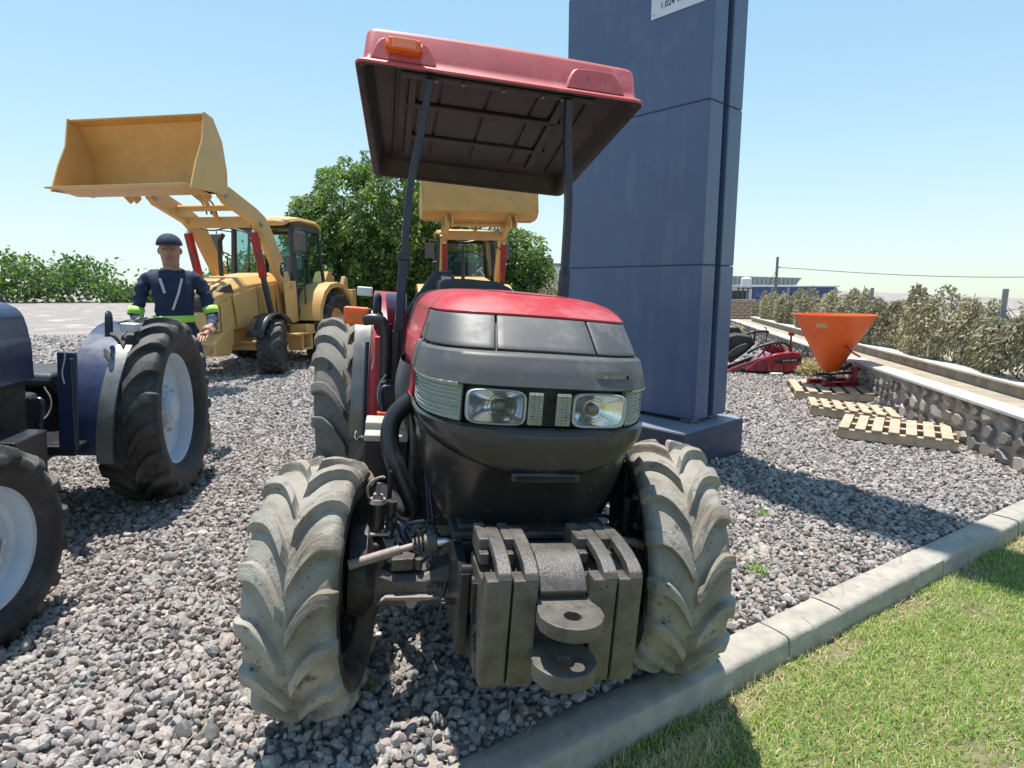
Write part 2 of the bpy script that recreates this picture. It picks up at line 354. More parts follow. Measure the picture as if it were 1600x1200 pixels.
def make_wheel(parent, name, tyre_me, rim_r, W, rim_mat, side, loc, rot, nbolt=8, hub=.09, label=None):
    """wheel as a part: tyre is its mesh, rim and hub its sub-parts. side=+1: outer face towards +x"""
    o = link_mesh(name, tyre_me, parent); o.location = loc; o.rotation_euler = rot
    if label: o['label'] = label
    s = side; w = W/2*.80
    pr = [(-w*s, rim_r+.012), (-w*s, rim_r-.02), (-w*.8*s, rim_r-.03), (-w*.2*s, rim_r-.045), (w*.35*s, rim_r-.045), (w*.8*s, rim_r-.03), (w*s, rim_r-.02), (w*s, rim_r+.012)]
    pr2 = [(w*.35*s, rim_r-.045), (w*.2*s, rim_r*.75), (w*.5*s, rim_r*.5), (w*.45*s, rim_r*.3), (w*.1*s, .001)]
    m = MB(); m.lathe(pr, 'x', 40); m.lathe(pr2, 'x', 40)
    for k in range(nbolt):
        a = 2*math.pi*k/nbolt; y, z = math.cos(a)*rim_r*.4, math.sin(a)*rim_r*.4
        m.cyl((w*.42*s, y, z), (w*.42*s+.035*s, y, z), .014, n=6)
    m.build('rim', rim_mat, o)
    m = MB(); m.lathe([(w*.2*s, hub), (w*.75*s, hub), (w*.95*s, hub*.75), (w*1.0*s, .001)], 'x', 24); m.lathe([(-w*1.1*s, hub*1.2), (w*.1*s, hub*1.25)], 'x', 24)
    m.build('hub', rim_mat if rim_mat is not BLK else DIRTB, o)
    return o

TY_F = tyre_mesh('front_tyre', .912, .232, .27, 16, .036, [TRD, RUBS], seed=3, lthick=.044, wear=.0014, rise=.34, curve=1.9)
TY_R = tyre_mesh('rear_tyre', 1.34, .31, .40, 19, .042, [TRD2, RUBS], seed=5, nth=480, nu=40, rise=.30, lthick=.062, crown=.02)

# ------------------------------------------------------------------ tractor hood surface
ROWS = np.array([  # z, yf, a, y0, xb, sag
    [.685, -.205, .300, .06, .30, .0],    # 0 chin bottom
    [.76, -.250, .335, .06, .34, .0],     # 1
    [.84, -.290, .362, .06, .37, .015],   # 2
    [.90, -.325, .382, .06, .385, .07],   # 3
    [.93, -.345, .392, .06, .395, .13],   # 4 chin top (behind lip)
    [.918, -.368, .395, .06, .40, .142],  # 5 lip bottom edge
    [.932, -.386, .404, .06, .405, .135], # 6
    [1.00, -.394, .408, .06, .41, .07],   # 7
    [1.070, -.388, .410, .06, .415, .012],# 8 lower edge of lamps
    [1.082, -.372, .400, .06, .415, .006],# 9
    [1.198, -.358, .400, .06, .41, .0],   # 10 upper edge of lamps
    [1.210, -.374, .410, .06, .41, -.002],# 11
    [1.262, -.352, .403, .06, .408, -.004],# 12
    [1.302, -.326, .394, .06, .405, -.006],# 13 crease
    [1.310, -.300, .384, .06, .40, -.006], # 14
    [1.318, -.298, .380, .06, .398, -.006],# 15
    [1.370, -.238, .366, .07, .39, -.006], # 16
    [1.420, -.178, .352, .08, .375, -.008],# 17
    [1.427, -.180, .353, .08, .375, -.008],# 18 red starts
    [1.450, -.135, .342, .10, .365, -.012],# 19
    [1.472, -.080, .322, .14, .345, -.014],# 20
    [1.488, .000, .280, .20, .30, -.010],  # 21
    [1.497, .110, .215, .30, .23, -.006],  # 22
    [1.503, .260, .130, .40, .14, -.003],  # 23
    [1.506, .420, .030, .50, .03, .0]])    # 24
NEXP = 3.4; YB = .98
def hood_row(v, n1=28, n2=14):
    i = min(int(v), len(ROWS)-2); f = v-i; r = ROWS[i]*(1-f)+ROWS[i+1]*f
    z, yf, a, y0, xb, sag = r
    ph = np.linspace(0, math.pi/2, 400)
    x = a*np.sin(ph)**(2/NEXP); y = y0-(y0-yf)*np.cos(ph)**(2/NEXP)
    s = np.concatenate([[0], np.cumsum(np.hypot(np.diff(x), np.diff(y)))]); 
    def at(u):
        if u <= 1:
            q = u*s[-1]; xx = np.interp(q, s, x); yy = np.interp(q, s, y)
        else:
            t = u-1; xx = a+(xb-a)*t+.012*math.sin(math.pi*t); yy = y0+(YB-y0)*t
        zz = z+sag*(xx/.4)**2+(.0 if u <= 1 else 0)
        return xx, yy, zz
    return at
def hood_patch(us, vs, off=0., thick=.012, split=None):
    """us/vs parameter lists; returns MB of a shell with thickness"""
    G = []; 
    for v in vs:
        at = hood_row(v); row = []
        for u in us:
            xx, yy, zz = at(abs(u)); row.append(Vector((math.copysign(xx, u) if u else 0., yy, zz)))
        G.append(row)
    a, b = len(G), len(G[0]); N = [[None]*b for _ in range(a)]
    for i in range(a):
        for j in range(b):
            du = G[i][min(j+1, b-1)]-G[i][max(j-1, 0)]; dv = G[min(i+1, a-1)][j]-G[max(i-1, 0)][j]
            n = du.cross(dv)
            n = n.normalized() if n.length > 1e-9 else Vector((0, 0, 1))
            N[i][j] = n
    # outward = away from interior point
    c = Vector((0, .45, 1.0)); s = 1 if sum(N[i][j].dot(G[i][j]-c) for i in range(a) for j in range(b)) > 0 else -1
    A = [[G[i][j]+N[i][j]*s*off for j in range(b)] for i in range(a)]; B = [[G[i][j]+N[i][j]*s*(off-thick) for j in range(b)] for i in range(a)]
    m = MB(); m.grid(A); m.grid(B); k = a*b
    def rim(seq):
        m.f.extend([(p, q, q+k, p+k) for p, q in zip(seq[:-1], seq[1:])]); m.mi.extend([0]*(len(seq)-1))
    rim([j for j in range(b)]); rim([(a-1)*b+j for j in range(b)]); rim([i*b for i in range(a)]); rim([i*b+b-1 for i in range(a)])
    return m
def lin(a, b, n): return [a+(b-a)*i/(n-1) for i in range(n)]
def u_at_x(v, x):
    at = hood_row(v); lo, hi = 0, 1
    for _ in range(30):
        mid = (lo+hi)/2
        if at(mid)[0] < x: lo = mid
        else: hi = mid
    return lo

# ------------------------------------------------------------------ the tractor (body frame: x right in the photo, front towards -y)
ROLL = 4.46
def make_tractor():
    T = empty('tractor', (0, 0, 0), (0, R(ROLL), 0), 'red and black narrow tractor with canopy and black front weights, beside the kerb', 'tractor')
    Bi = Euler((0, R(ROLL), 0)).to_matrix().inverted()
    def W(p): return Bi @ Vector(p)
    def lev(rz=0, ry=0):
        return (Bi @ (Euler((0, R(ry), 0)).to_matrix() @ Euler((0, 0, rz)).to_matrix())).to_euler()
    steer = -.1675
    for sg in (-1, 1):
        make_wheel(T, 'front_wheel', TY_F, .27, .232, BLK, sg, W((sg*.6655, 0, .452)), lev(steer, .58))
        make_wheel(T, 'rear_wheel', TY_R, .40, .31, REDC, sg, W((sg*.70+.055, 2.0, .665)), lev(0), hub=.12)
    # ---- hood and fascia
    red = MB()
    sides = lin(1.0, 2, 12)
    o = hood_patch([-2]+[-u for u in reversed(lin(1.03, 1.97, 10))]+[-u for u in reversed(lin(.0, 1.0, 30))][:-1]+lin(0, 1.0, 30)+lin(1.03, 1.97, 10)+[2], lin(18, 24, 26), thick=.01)
    o.build('hood', RED, T, bevel=.004, ang=50)
    for sg in (-1, 1):
        hood_patch([sg*u for u in lin(1.06, 2, 14)], lin(8.0, 17.9, 16), off=.002, thick=.01).build('hood_side', RED, T, bevel=.003, ang=50)
    ux = {v: u_at_x(v, .157) for v in lin(15, 17, 5)}
    # upper black panels, parted by two seams
    for a0, a1 in ((-1.05, None), (0, 0), (None, 1.05)):
        G = []
        vs = lin(15, 17.0, 8)
        if a0 == 0: us = None
        m = MB(); rows = []
        for v in vs:
            u0 = u_at_x(v, .157+.012*(17-v)/2)
            g = .006
            seq = lin(-u0+g, u0-g, 14) if a0 == 0 else (lin(-1.05, -u0-g, 22) if a0 is not None else lin(u0+g, 1.05, 22))
            at = hood_row(v); rows.append([(math.copysign(at(abs(u))[0], u), at(abs(u))[1], at(abs(u))[2]) for u in seq])
        m.grid(rows); ob = m.build('upper_fascia_panel', BPL, T, ang=60)
        sm = ob.modifiers.new('s', 'SOLIDIFY'); sm.thickness = .012; sm.offset = -1 if a0 is not None or True else 1
        b = ob.modifiers.new('b', 'BEVEL'); b.width = .003; b.segments = 2; b.limit_method = 'ANGLE'; b.angle_limit = R(50)
    U2 = [-u for u in reversed(lin(0, 1.09, 44))][:-1]+lin(0, 1.09, 44)
    hood_patch(U2, lin(14.0, 17.9, 8), off=-.016, thick=.006).build('fascia_backing', DIRTB, T)
    hood_patch(U2, [11, 11.3, 11.7, 12, 12.4, 12.8, 13, 13.5, 14], off=0, thick=.014).build('fascia_band', BPL, T, ang=40)
    hood_patch(U2, [5, 5.3, 5.7, 6, 6.3, 6.7, 7, 7.4, 7.7, 8, 8.5, 9], off=0, thick=.014).build('lower_fascia', BPL2, T, ang=50)
    hood_patch(U2, lin(9, 11, 5), off=-.05, thick=.006).build('lamp_recess', DIRTB, T)
    U3 = [-u for u in reversed(lin(0, 1.12, 44))][:-1]+lin(0, 1.12, 44)
    hood_patch(U3, lin(0, 4.4, 18), off=-.004, thick=.014).build('chin_panel', BPL2, T, ang=50)
    hood_patch([-u for u in reversed(lin(0, 1.10, 44))][:-1]+lin(0, 1.10, 44), lin(3.35, 3.75, 4), off=.004, thick=.01).build('chin_rib', BPL2, T, bevel=.002, ang=50)
    # slot under the lip
    m = MB(); m.box((0, -.394, .927), (.222, .022, .03)); m.build('lip_slot', BPL2, T, bevel=.006)
    m = MB(); m.box((0, -.4065, .927), (.19, .003, .014)); m.build('slot_opening', mat('slot_black', (.008, .008, .008), .8), T)
    # side vent on the flank of the fascia: dark crescent recess
    for sg in (-1, 1):
        hood_patch([sg*u for u in lin(.86, .955, 8)], lin(9.5, 16.2, 12), off=.0025, thick=.006).build('side_vent', mat('vent_olive', (.075, .07, .055), .5), T, bevel=.002, ang=50, label='dull olive crescent vent in the black fascia')
    # patch where a badge was: worn mark and two screw holes
    def onhood(x, z, out=.001):
        lo, hi = 10., 17.
        for _ in range(30):
            v = (lo+hi)/2; at = hood_row(v); u = u_at_x(v, abs(x)); zz = at(u)[2]
            if zz < z: lo = v
            else: hi = v
        at = hood_row(v); u = u_at_x(v, abs(x)); p = at(u); q = at(min(1, u+.02))
        return Vector((math.copysign(p[0], x), p[1]-out, p[2]))
    wm = mat('badge_scuff', (.20, .185, .16), .6, var=.3, scale=40)
    m = MB(); vs = []
    path = [onhood(x, z, .0015) for x, z in ((.16, 1.252), (.19, 1.254), (.22, 1.254), (.25, 1.252), (.272, 1.250))]
    m2 = []
    n = 24; cx = [onhood(.15+.14*k/(n-1), 1.250, .0018) for k in range(n)]
    rad = [.017*min(1, math.sqrt(max(0, 1-((k/(n-1)-.12)/.12)**2)) if k/(n-1) < .12 else 1) for k in range(n)]
    rad = [r*(1 if k < n-7 else 1.25+.25*math.sin(k*2.3)) for k, r in enumerate(rad)]; rad[0] = .004; rad[-1] = .012
    m.grid([[p+Vector((0, .0006, r)), p, p+Vector((0, -.0001, -r))] for p, r in zip(cx, rad)])
    m.build('badge_scuff', wm, T, fix=False)
    for x in (.185, .268):
        p = onhood(x, 1.25, .0035); m = MB(); m.cyl(p+Vector((0, .01, 0)), p, .006, n=12); m.build('screw', STEEL if x < .2 else mat('hole_black', (.004, .004, .004), .9), T)
    # crack line on the hood top
    m = MB()
    pts = []
    for k, (x, y) in enumerate([(-.24, .80), (-.20, .62), (-.17, .42), (-.15, .26), (-.12, .14), (-.06, .085), (.0, .07), (.06, .07), (.12, .08), (.18, .115), (.23, .15)]):
        best = None
        for v in np.linspace(18.2, 23.9, 90):
            at = hood_row(v)
            for u in np.linspace(0, 2, 60):
                p = at(u); d = (p[0]-abs(x))**2+(p[1]-y)**2
                if best is None or d < best[0]: best = (d, p)
        pts.append((x, y, best[1][2]+.001))
    fine = []
    for a, b in zip(pts[:-1], pts[1:]):
        for t in (0, .33, .66): fine.append(tuple(a[i]*(1-t)+b[i]*t+(random.uniform(-.003, .003) if i < 2 else 0) for i in range(3)))
    m.tube(fine, .0016, n=5); m.build('crack_line', mat('crack_dark', (.06, .012, .012), .8), T)
    # engine block and radiator core behind the panels
    m = MB(); m.box2((-.33, .02, .60), (.33, .10, 1.40)); m.box2((-.25, .1, .55), (.25, 1.0, 1.30)); m.box2((-.3, .12, .9), (.3, .9, 1.38)); m.box2((-.385, .30, .50), (.37, 1.0, 1.12)); m.build('engine_block', DIRTB, T, bevel=.02)
    # bulged beige-looking panel left of the fascia and its twin
    for sg in (-1, 1):
        m = MB(); G = []
        for i in range(12):
            t = i/11; z = 1.19-.285*t; w = .055*math.sin(math.pi*min(1, .18+t*.80))**.7+.004; row = []
            for j in range(9):
                a = math.pi*j/8; row.append((sg*(.405+w*math.sin(a)), .42-.20*math.cos(a), z))
            G.append(row)
        m.grid(G); m.build('flank_bulge', BPL, T)
        # duct: rises under the bulge, runs down and turns back to the air box
        m = MB(); m.tube([(sg*.40, .22, 1.05), (sg*.475, .20, .98), (sg*.482, .16, .88), (sg*.43, .12, .76), (sg*.375, .12, .66), (sg*.375, .16, .60), (sg*.42, .28, .585), (sg*.52, .50, .60), (sg*.60, .62, .60)], .036, n=16, smooth=3)
        m.build('air_duct', BLK, T)
        m = MB(); m.tube([(sg*.335, .02, .80), (sg*.315, -.02, .68), (sg*.30, -.03, .60), (sg*.27, -.02, .57), (sg*.22, 0, .58)], .006, n=8, smooth=2); m.tube([(sg*.345, .03, .84), (sg*.33, .0, .70), (sg*.32, -.01, .62)], .006, n=8, smooth=1)
        m.build('cable', POST, T)
    # ---- lamps
    def lamp_frame(parent, x0, x1, z0, z1, y, mats, dep=.03, sk=0, name='headlight', lens=None):
        pass
    for sg in (-1, 1):
        xa, xb = .075, .262; za, zb = 1.086, 1.197; ya, yb = -.372, -.350
        # headlight: chrome reflector dish in a housing, bulb shield, ribbed glass
        lam = MB()
        def P(s, t, d=0): return (sg*(xa+(xb-xa)*s), ya+(yb-ya)*s+d, za+(zb-za)*t)
        fr = []
        n = 28
        def rr(s0, e=5.):
            out = []
            for k in range(n):
                a = 2*math.pi*k/n; c, d = math.cos(a), math.sin(a)
                out.append((.5+s0*.5*math.copysign(abs(c)**(2/e), c), .5+s0*.5*math.copysign(abs(d)**(2/e), d)))
            return out
        G = [[P(s, t, .02) for s, t in rr(1.0)], [P(s, t, -.006) for s, t in rr(1.0)], [P(s, t, -.008) for s, t in rr(.97)], [P(s, t, -.004) for s, t in rr(.90)], [P(s, t, .006) for s, t in rr(.89)]]
        lam.grid(G, closed_v=True); H = lam.build('headlight', mat('lamp_frame_grey', (.40, .41, .40), .3, var=.1), T, ang=50)
        m = MB(); G = []
        for q in np.linspace(1, 0.02, 12):
            G.append([P(s, t, .004+.045*(1-q**2)) for s, t in rr(.90*q, 5-3*(1-q))])
        m.grid(G, closed_v=True)
        m.build('reflector', mat('reflector_chrome', (.88, .92, 1.0), .22, metal=1, var=.03), H, ang=70, fix=False)
        m = MB(); c0 = P(.42, .5, .035); c1 = P(.42, .5, .008); m.cyl(c0, c1, .021, .018, n=20); m.cyl(c1, P(.42, .5, .004), .018, .010, n=20); m.build('bulb_shield', mat('shield_grey', (.12, .12, .13), .2, metal=.8), H)
        m = MB()
        for k in range(2): m.lathe([(0, .030+k*.009), (.004, .032+k*.009), (.004, .030+k*.009)], 'y', 24, c=P(.42, .5, .008))
        m.build('bulb_ring', mat('shield_grey', (.12, .12, .13), .2), H)
        m = MB(); G = []
        for s in np.linspace(.05, .95, 60):
            rib = .0016*math.sin(s*150) if (s > .52) else .0003*math.sin(s*30)
            G.append([P(s, t, -.0075+rib-.003*math.sin(math.pi*s)*math.sin(math.pi*t)) for t in np.linspace(.05, .95, 14)])
        m.grid(G); m.build('headlight_glass', GLLAMP, H, fix=False, ang=80)
        # inner marker
        m = MB(); m.box((sg*.0455, -.3735, 1.142), (.047, .016, .103)); k_ = m.build('inner_marker', MARK, T, bevel=.004)
        m = MB()
        for i in range(3):
            for j in range(11): m.box((sg*(.0455-.0135+i*.0135), -.3825, 1.142-.044+j*.0088), (.0115, .004, .0062))
        m.build('lens_rib', MARK, k_, bevel=.0012, seg=1, kind='stuff')
        m = MB(); m.cyl((sg*.056, -.381, 1.12), (sg*.056, -.3835, 1.12), .0035, n=10); m.build('screw', DIRTB, k_)
        # outer marker wraps the corner
        us = lin(u_at_x(10, .275), .93, 18); vs = lin(9.02, 10.97, 12)
        mk = hood_patch([sg*u for u in us], vs, off=-.004, thick=.02).build('corner_marker', MARKW, T, bevel=.003, ang=50)
        m = MB()
        for t in np.linspace(9.22, 10.82, 15):
            at = hood_row(t); pth = []
            for u in lin(us[0]+.01, us[-1]-.01, 16):
                p = at(u); pth.append((sg*p[0], p[1]-.003, p[2]))
            m.tube(pth, .0022, n=5)
        m.build('lens_rib', MARKW, mk, kind='stuff')
    # ---- front support, axle
    m = MB(); m.box2((-.245, -.26, .40), (-.15, .20, .72)); m.box2((.15, -.26, .40), (.245, .20, .72)); m.box2((-.15, -.22, .50), (.15, .3, .70)); m.box2((-.27, -.29, .675), (.29, .05, .705))
    m.build('front_support', DIRTB, T, bevel=.012)
    m = MB(); m.box2((-.22, .2, .36), (.22, 1.0, .62)); m.box2((-.17, .9, .42), (.17, 2.0, .9)); m.build('gearbox_casing', DIRTB, T, bevel=.03)
    m = MB(); m.cyl((-.75, 2.0, .70), (.75, 2.0, .645), .11, n=20); m.build('rear_axle', DIRTB, T)
    ax = MB()
    secs = [(-.555, .43, .10, .10), (-.50, .405, .15, .13), (-.44, .395, .125, .13), (-.33, .400, .12, .13), (-.24, .420, .16, .15), (-.12, .42, .22, .2), (.12, .42, .22, .2), (.24, .435, .16, .15), (.33, .43, .12, .13), (.44, .44, .125, .13), (.50, .46, .15, .13), (.555, .49, .10, .10)]
    G = []
    for x, zc, h, d in secs:
        c = .022; r = []
        for sy, sz, p in ((-1, -1, 0), (-1, -1, 1), (-1, 1, 0), (-1, 1, 1), (1, 1, 0), (1, 1, 1), (1, -1, 0), (1, -1, 1)):
            y = sy*d/2; z = zc+sz*h/2
            if (sy, sz, p) in ((-1, -1, 0), (-1, 1, 1), (1, 1, 0), (1, -1, 1)): y -= sy*c
            else: z -= sz*c
            r.append((x, y-.03, z))
        G.append(r)
    ax.grid(G, closed_v=True); k0 = len(ax.v)
    ax.f += [tuple(range(8)), tuple(range(k0-8, k0))]; ax.mi += [0, 0]
    axo = ax.build('front_axle', CAST, T, bevel=.006, ang=30)
    t = text('cast_number', '679987', .034, DIRTB, axo, (-.275, -.1035, .425), (R(90), 0, R(-2)), extrude=.002)
    m = MB(); m.ext([(-.50, .372), (-.47, .385), (-.40, .382), (-.39, .355), (-.37, .35), (-.355, .378), (-.28, .388), (-.28, .393), (-.40, .394), (-.47, .395)], 1, -.125, -.095); m.build('skid_rib', PINK, axo)
    for sg in (-1, 1):
        ofs = .0 if sg < 0 else .025
        m = MB(); m.lathe([(-.04, .16), (.02, .17), (.05, .12)], 'x', 24, c=(sg*.56, 0, .45+ofs)); m.build('hub_housing', DIRTB, T)
        # swivel housing with lower lobe
        m = MB(); m.ext([(sg*.60, .30), (sg*.505, .27), (sg*.49, .33), (sg*.50, .43), (sg*.47, .50), (sg*.50, .57), (sg*.60, .58)], 1, -.07, .07); m.build('swivel_housing', DIRTB, T, bevel=.012)
        # steering link, boots, chrome rod
        m = MB(); m.cyl((sg*.60, -.16, .535+ofs), (sg*.43, -.14, .58+ofs), .017, n=14); m.cyl((sg*.43, -.14, .58+ofs), (sg*.38, -.13, .59+ofs), .012, n=12); m.build('track_rod', PINK, T)
        m = MB()
        for k in range(4): m.cyl((sg*(.385-.013*k), -.13, .592+ofs+.0015*k), (sg*(.378-.013*k), -.13, .593+ofs+.0015*k), .030-.004*abs(k-1.5), n=16)
        m.cyl((sg*.345, -.13, .597+ofs), (sg*.300, -.13, .602+ofs), .034, n=18); m.build('rod_boot', CAST, T, bevel=.003)
        m = MB(); m.cyl((sg*.30, -.13, .603+ofs), (sg*.22, -.13, .612+ofs), .018, n=18); m.build('cylinder_rod', CHR, T)
        # king pin with canister, plate, clip and bleed post
        m = MB(); m.cyl((sg*.515, .0, .60+ofs), (sg*.512, .0, .705+ofs), .031, .030, n=22); m.build('canister', BPL2, T, bevel=.003)
        m = MB(); m.cyl((sg*.512, .0, .702+ofs), (sg*.512, .0, .718+ofs), .033, .028, n=22); m.cyl((sg*.512, .0, .718+ofs), (sg*.511, .0, .733+ofs), .020, .018, n=16); m.cyl((sg*.512, 0, .725+ofs), (sg*.511, 0, .775+ofs), .008, n=8)
        m.tube([(sg*.545, 0, .72+ofs), (sg*.553, 0, .755+ofs), (sg*.535, 0, .785+ofs), (sg*.50, -.0, .80+ofs), (sg*.49, 0, .795+ofs)], .005, n=6, smooth=2); m.build('canister_cap', PINK, T)
        m = MB(); m.ext([(-.045, -.055), (.06, -.045), (.07, .02), (.02, .055), (-.05, .045)], 2, .592+ofs, .602+ofs); m.xf(Matrix.Translation((sg*.525, 0, 0))); m.cyl((sg*.56, -.02, .60+ofs), (sg*.56, -.02, .613+ofs), .011, n=6); m.cyl((sg*.49, -.03, .60+ofs), (sg*.49, -.03, .611+ofs), .008, n=6)
        m.build('swivel_plate', STEEL, T, bevel=.002)
        m = MB(); m.cyl((sg*.465, .01, .56+ofs), (sg*.462, .01, .69+ofs), .017, n=12); m.cyl((sg*.462, .01, .69+ofs), (sg*.461, .01, .705+ofs), .021, n=12); m.cyl((sg*.462, .0, .64+ofs), (sg*.445, -.02, .64+ofs), .01, n=8); m.tube([(sg*.47, .06, .60+ofs), (sg*.47, .06, .80+ofs), (sg*.46, .05, .805+ofs)], .009, n=8); m.build('bleed_post', DIRTB, T)
        m = MB(); m.cyl((sg*.56, -.05, .30+ofs), (sg*.558, -.05, .60+ofs), .012, n=10); m.build('king_pin', STEEL, T)
        m = MB(); m.ext([(-.04, -.04), (.04, -.03), (.05, .03), (-.03, .04)], 2, .475+ofs, .52+ofs); m.xf(Matrix.Translation((sg*.415, -.05, 0))); m.cyl((sg*.355, -.06, .47+ofs), (sg*.355, -.06, .512+ofs), .016, n=6); m.cyl((sg*.315, -.05, .47+ofs), (sg*.315, -.05, .49+ofs), .014, n=6); m.build('stop_bracket', CAST, T, bevel=.004)
        m = MB(); m.tube([(sg*.42, .02, .56+ofs), (sg*.40, 0, .62+ofs), (sg*.36, -.02, .638+ofs), (sg*.30, -.02, .64+ofs), (sg*.25, 0, .70)], .0065, n=8, smooth=3); m.build('hydraulic_hose', POST, T); m = MB(); m.tube([(sg*.26, -.14, .46), (sg*.275, -.16, .38), (sg*.29, -.18, .30), (sg*.30, -.18, .27)], .007, n=8, smooth=2); m.build('hydraulic_hose', POST, T); m = MB(); m.tube([(sg*.52, .05, .58), (sg*.44, .04, .62), (sg*.40, .0, .56), (sg*.38, .0, .52)], .014, n=8, smooth=3); m.build('hydraulic_hose', POST, T)
    # ---- weight carrier and weights
    m = MB(); m.box2((-.262, -.50, .40), (-.232, -.25, .66)); m.box2((.232, -.50, .40), (.262, -.25, .66)); m.box2((-.235, -.30, .60), (.235, -.24, .675)); m.box2((-.235, -.56, .56), (.235, -.53, .66))
    m.cyl((-.30, -.36, .50), (.30, -.36, .50), .012, n=10); m.cyl((-.272, -.56, .705), (-.24, -.56, .705), .014, n=12)
    m.build('weight_carrier', BLK, T, bevel=.004)
    def weight(x0, x1, lab=None):
        body = [(-.700, .735), (-.700, .445), (-.692, .424), (-.672, .414), (-.56, .392), (-.45, .378), (-.395, .385), (-.368, .41), (-.366, .50), (-.385, .62), (-.40, .69), (-.62, .70), (-.64, .735)]
        m = MB(); m.ext(body, 0, x0+.0025, x1-.0025)
        xs = x0+(x1-x0)*.42
        outer = [(-.700, .735), (-.693, .752), (-.66, .768), (-.61, .779), (-.54, .786), (-.45, .786), (-.41, .775), (-.40, .72)]
        inner = [(-.652, .725), (-.640, .738), (-.612, .751), (-.57, .758), (-.52, .761), (-.47, .760), (-.455, .752), (-.45, .71)]
        a = MB(); n = len(outer); G = []
        for (oy, oz), (iy, iz) in zip(outer, inner): G.append([(xs, oy, oz-.0), (x1-.0025, oy, oz), (x1-.0025, iy, iz), (xs, iy, iz)])
        a.grid(G, closed_v=True); m.add(a.v, a.f)
        m.box2((x0+.0025, -.53, .715), (xs+.004, -.40, .783)); m.box2((x0+.0025, -.56, .715), (xs, -.52, .75))
        o = m.build('front_weight', CAST, T, bevel=.0055, ang=40, label=lab)
        return o
    ws = [weight(-.223, -.149), weight(-.149, -.075), weight(.075, .150), weight(.150, .225)]
    text('cast_letters', 'CASE IH', .060, DIRTB, ws[0], (-.2228, -.535, .555), (R(90), R(52), R(-90)), extrude=.003)
    m = MB(); m.box2((-.2235, -.60, .47), (-.218, -.45, .50)); m.xf(Matrix.Identity(4)); m.build('weight_pocket', DIRTB, ws[0], bevel=.003)
    # hitch block between the weights
    m = MB(); G = []
    for y, z in ((-.52, .765), (-.56, .768), (-.60, .762), (-.64, .745), (-.67, .722), (-.69, .695)):
        G.append([(-.068, y, z), (.066, y, z)])
    G2 = [[(x, y+.05, z-.06) for x, y, z in r] for r in G]
    m.grid(G); m.grid(G2); 
    k = len(G)*2
    m.f += [(0, 1, k+1, k), (k-2, k-1, 2*k-1, 2*k-2)]+[(2*i, 2*i+2, k+2*i+2, k+2*i) for i in range(len(G)-1)]+[(2*i+1, 2*i+3, k+2*i+3, k+2*i+1) for i in range(len(G)-1)]
    m.mi += [0]*(len(m.f)-len(m.mi)); m.build('hitch_cover', CAST, T, bevel=.005, ang=40)
    m = MB(); m.box2((-.074, -.66, .44), (.074, -.50, .70)); m.build('hitch_block', DIRTB, T, bevel=.005)
    def tongue(cx, z1, th, nick):
        def hole(k, r): a = math.pi/2-2*math.pi*k/40; return (cx+r*math.cos(a), -.772+r*math.sin(a))
        outl = [(cx+.072, -.655), (cx+.076, -.70), (cx+.090, -.735), (cx+.088, -.775)]
        arc = [(cx+.088*math.cos(a), -.755-.088*math.sin(a)*.98) for a in np.linspace(R(18), R(162), 17)]
        left = [(cx-.088, -.775), (cx-.088 if not nick else cx-.086, -.735), (cx-.078, -.70), (cx-.072, -.655)]
        out = outl+arc+left
        # resample outline to 40 and bridge with hole
        P = [Vector((*p, 0)) for p in out]+[Vector((*out[0], 0))]
        L = [0];
        for a, b in zip(P[:-1], P[1:]): L.append(L[-1]+(b-a).length)
        rs = []
        for k in range(40):
            d = L[-1]*k/40; i = max(j for j in range(len(L)-1) if L[j] <= d+1e-9); t = (d-L[i])/max(1e-9, L[i+1]-L[i]); rs.append(P[i].lerp(P[i+1], t))
        angs = [math.atan2(p.y+.772, p.x-cx) for p in rs]
        hs = [(cx+.023*math.cos(a), -.772+.023*math.sin(a)) for a in angs]
        m = MB(); G = [[(p.x, p.y, z1) for p in rs], [(p.x, p.y, z1-th) for p in rs], [(x, y, z1-th) for x, y in hs], [(x, y, z1) for x, y in hs]]
        m.grid(G, closed_u=True, closed_v=True); return m.build('hitch_tongue', CAST, T, bevel=.004, ang=40)
    tongue(.0, .672, .040, False)
    tongue(-.008, .540, .046, True)
    # ---- battery box with lid parts, orange plug
    m = MB(); m.box2((-.58, .50, .60), (-.39, .78, .80)); m.build('battery_box', BLK, T, bevel=.006)
    m = MB(); m.box2((-.583, .495, .803), (-.39, .60, .835)); m.box2((-.583, .62, .803), (-.39, .775, .865)); m.build('battery_lid', BEI, T, bevel=.008)
    m = MB(); m.tube([(-.59, .52, .82), (-.615, .50, .81), (-.622, .50, .835), (-.615, .50, .85)], .007, n=8, smooth=2); m.build('lid_clip', CHR, T)
    m = MB(); m.box2((-.535, .80, .84), (-.475, .84, .875)); m.box2((-.525, .80, .80), (-.485, .83, .85)); m.build('filler_plug', mat('orange_plastic', (.85, .10, .01), .4), T, bevel=.004)
    m = MB(); m.box2((-.56, .60, .46), (-.30, .95, .58)); m.build('step_plate', BLK, T, bevel=.01)
    m = MB(); m.box2((.39, .50, .55), (.56, .80, .84)); m.build('tool_box', BLK, T, bevel=.01)
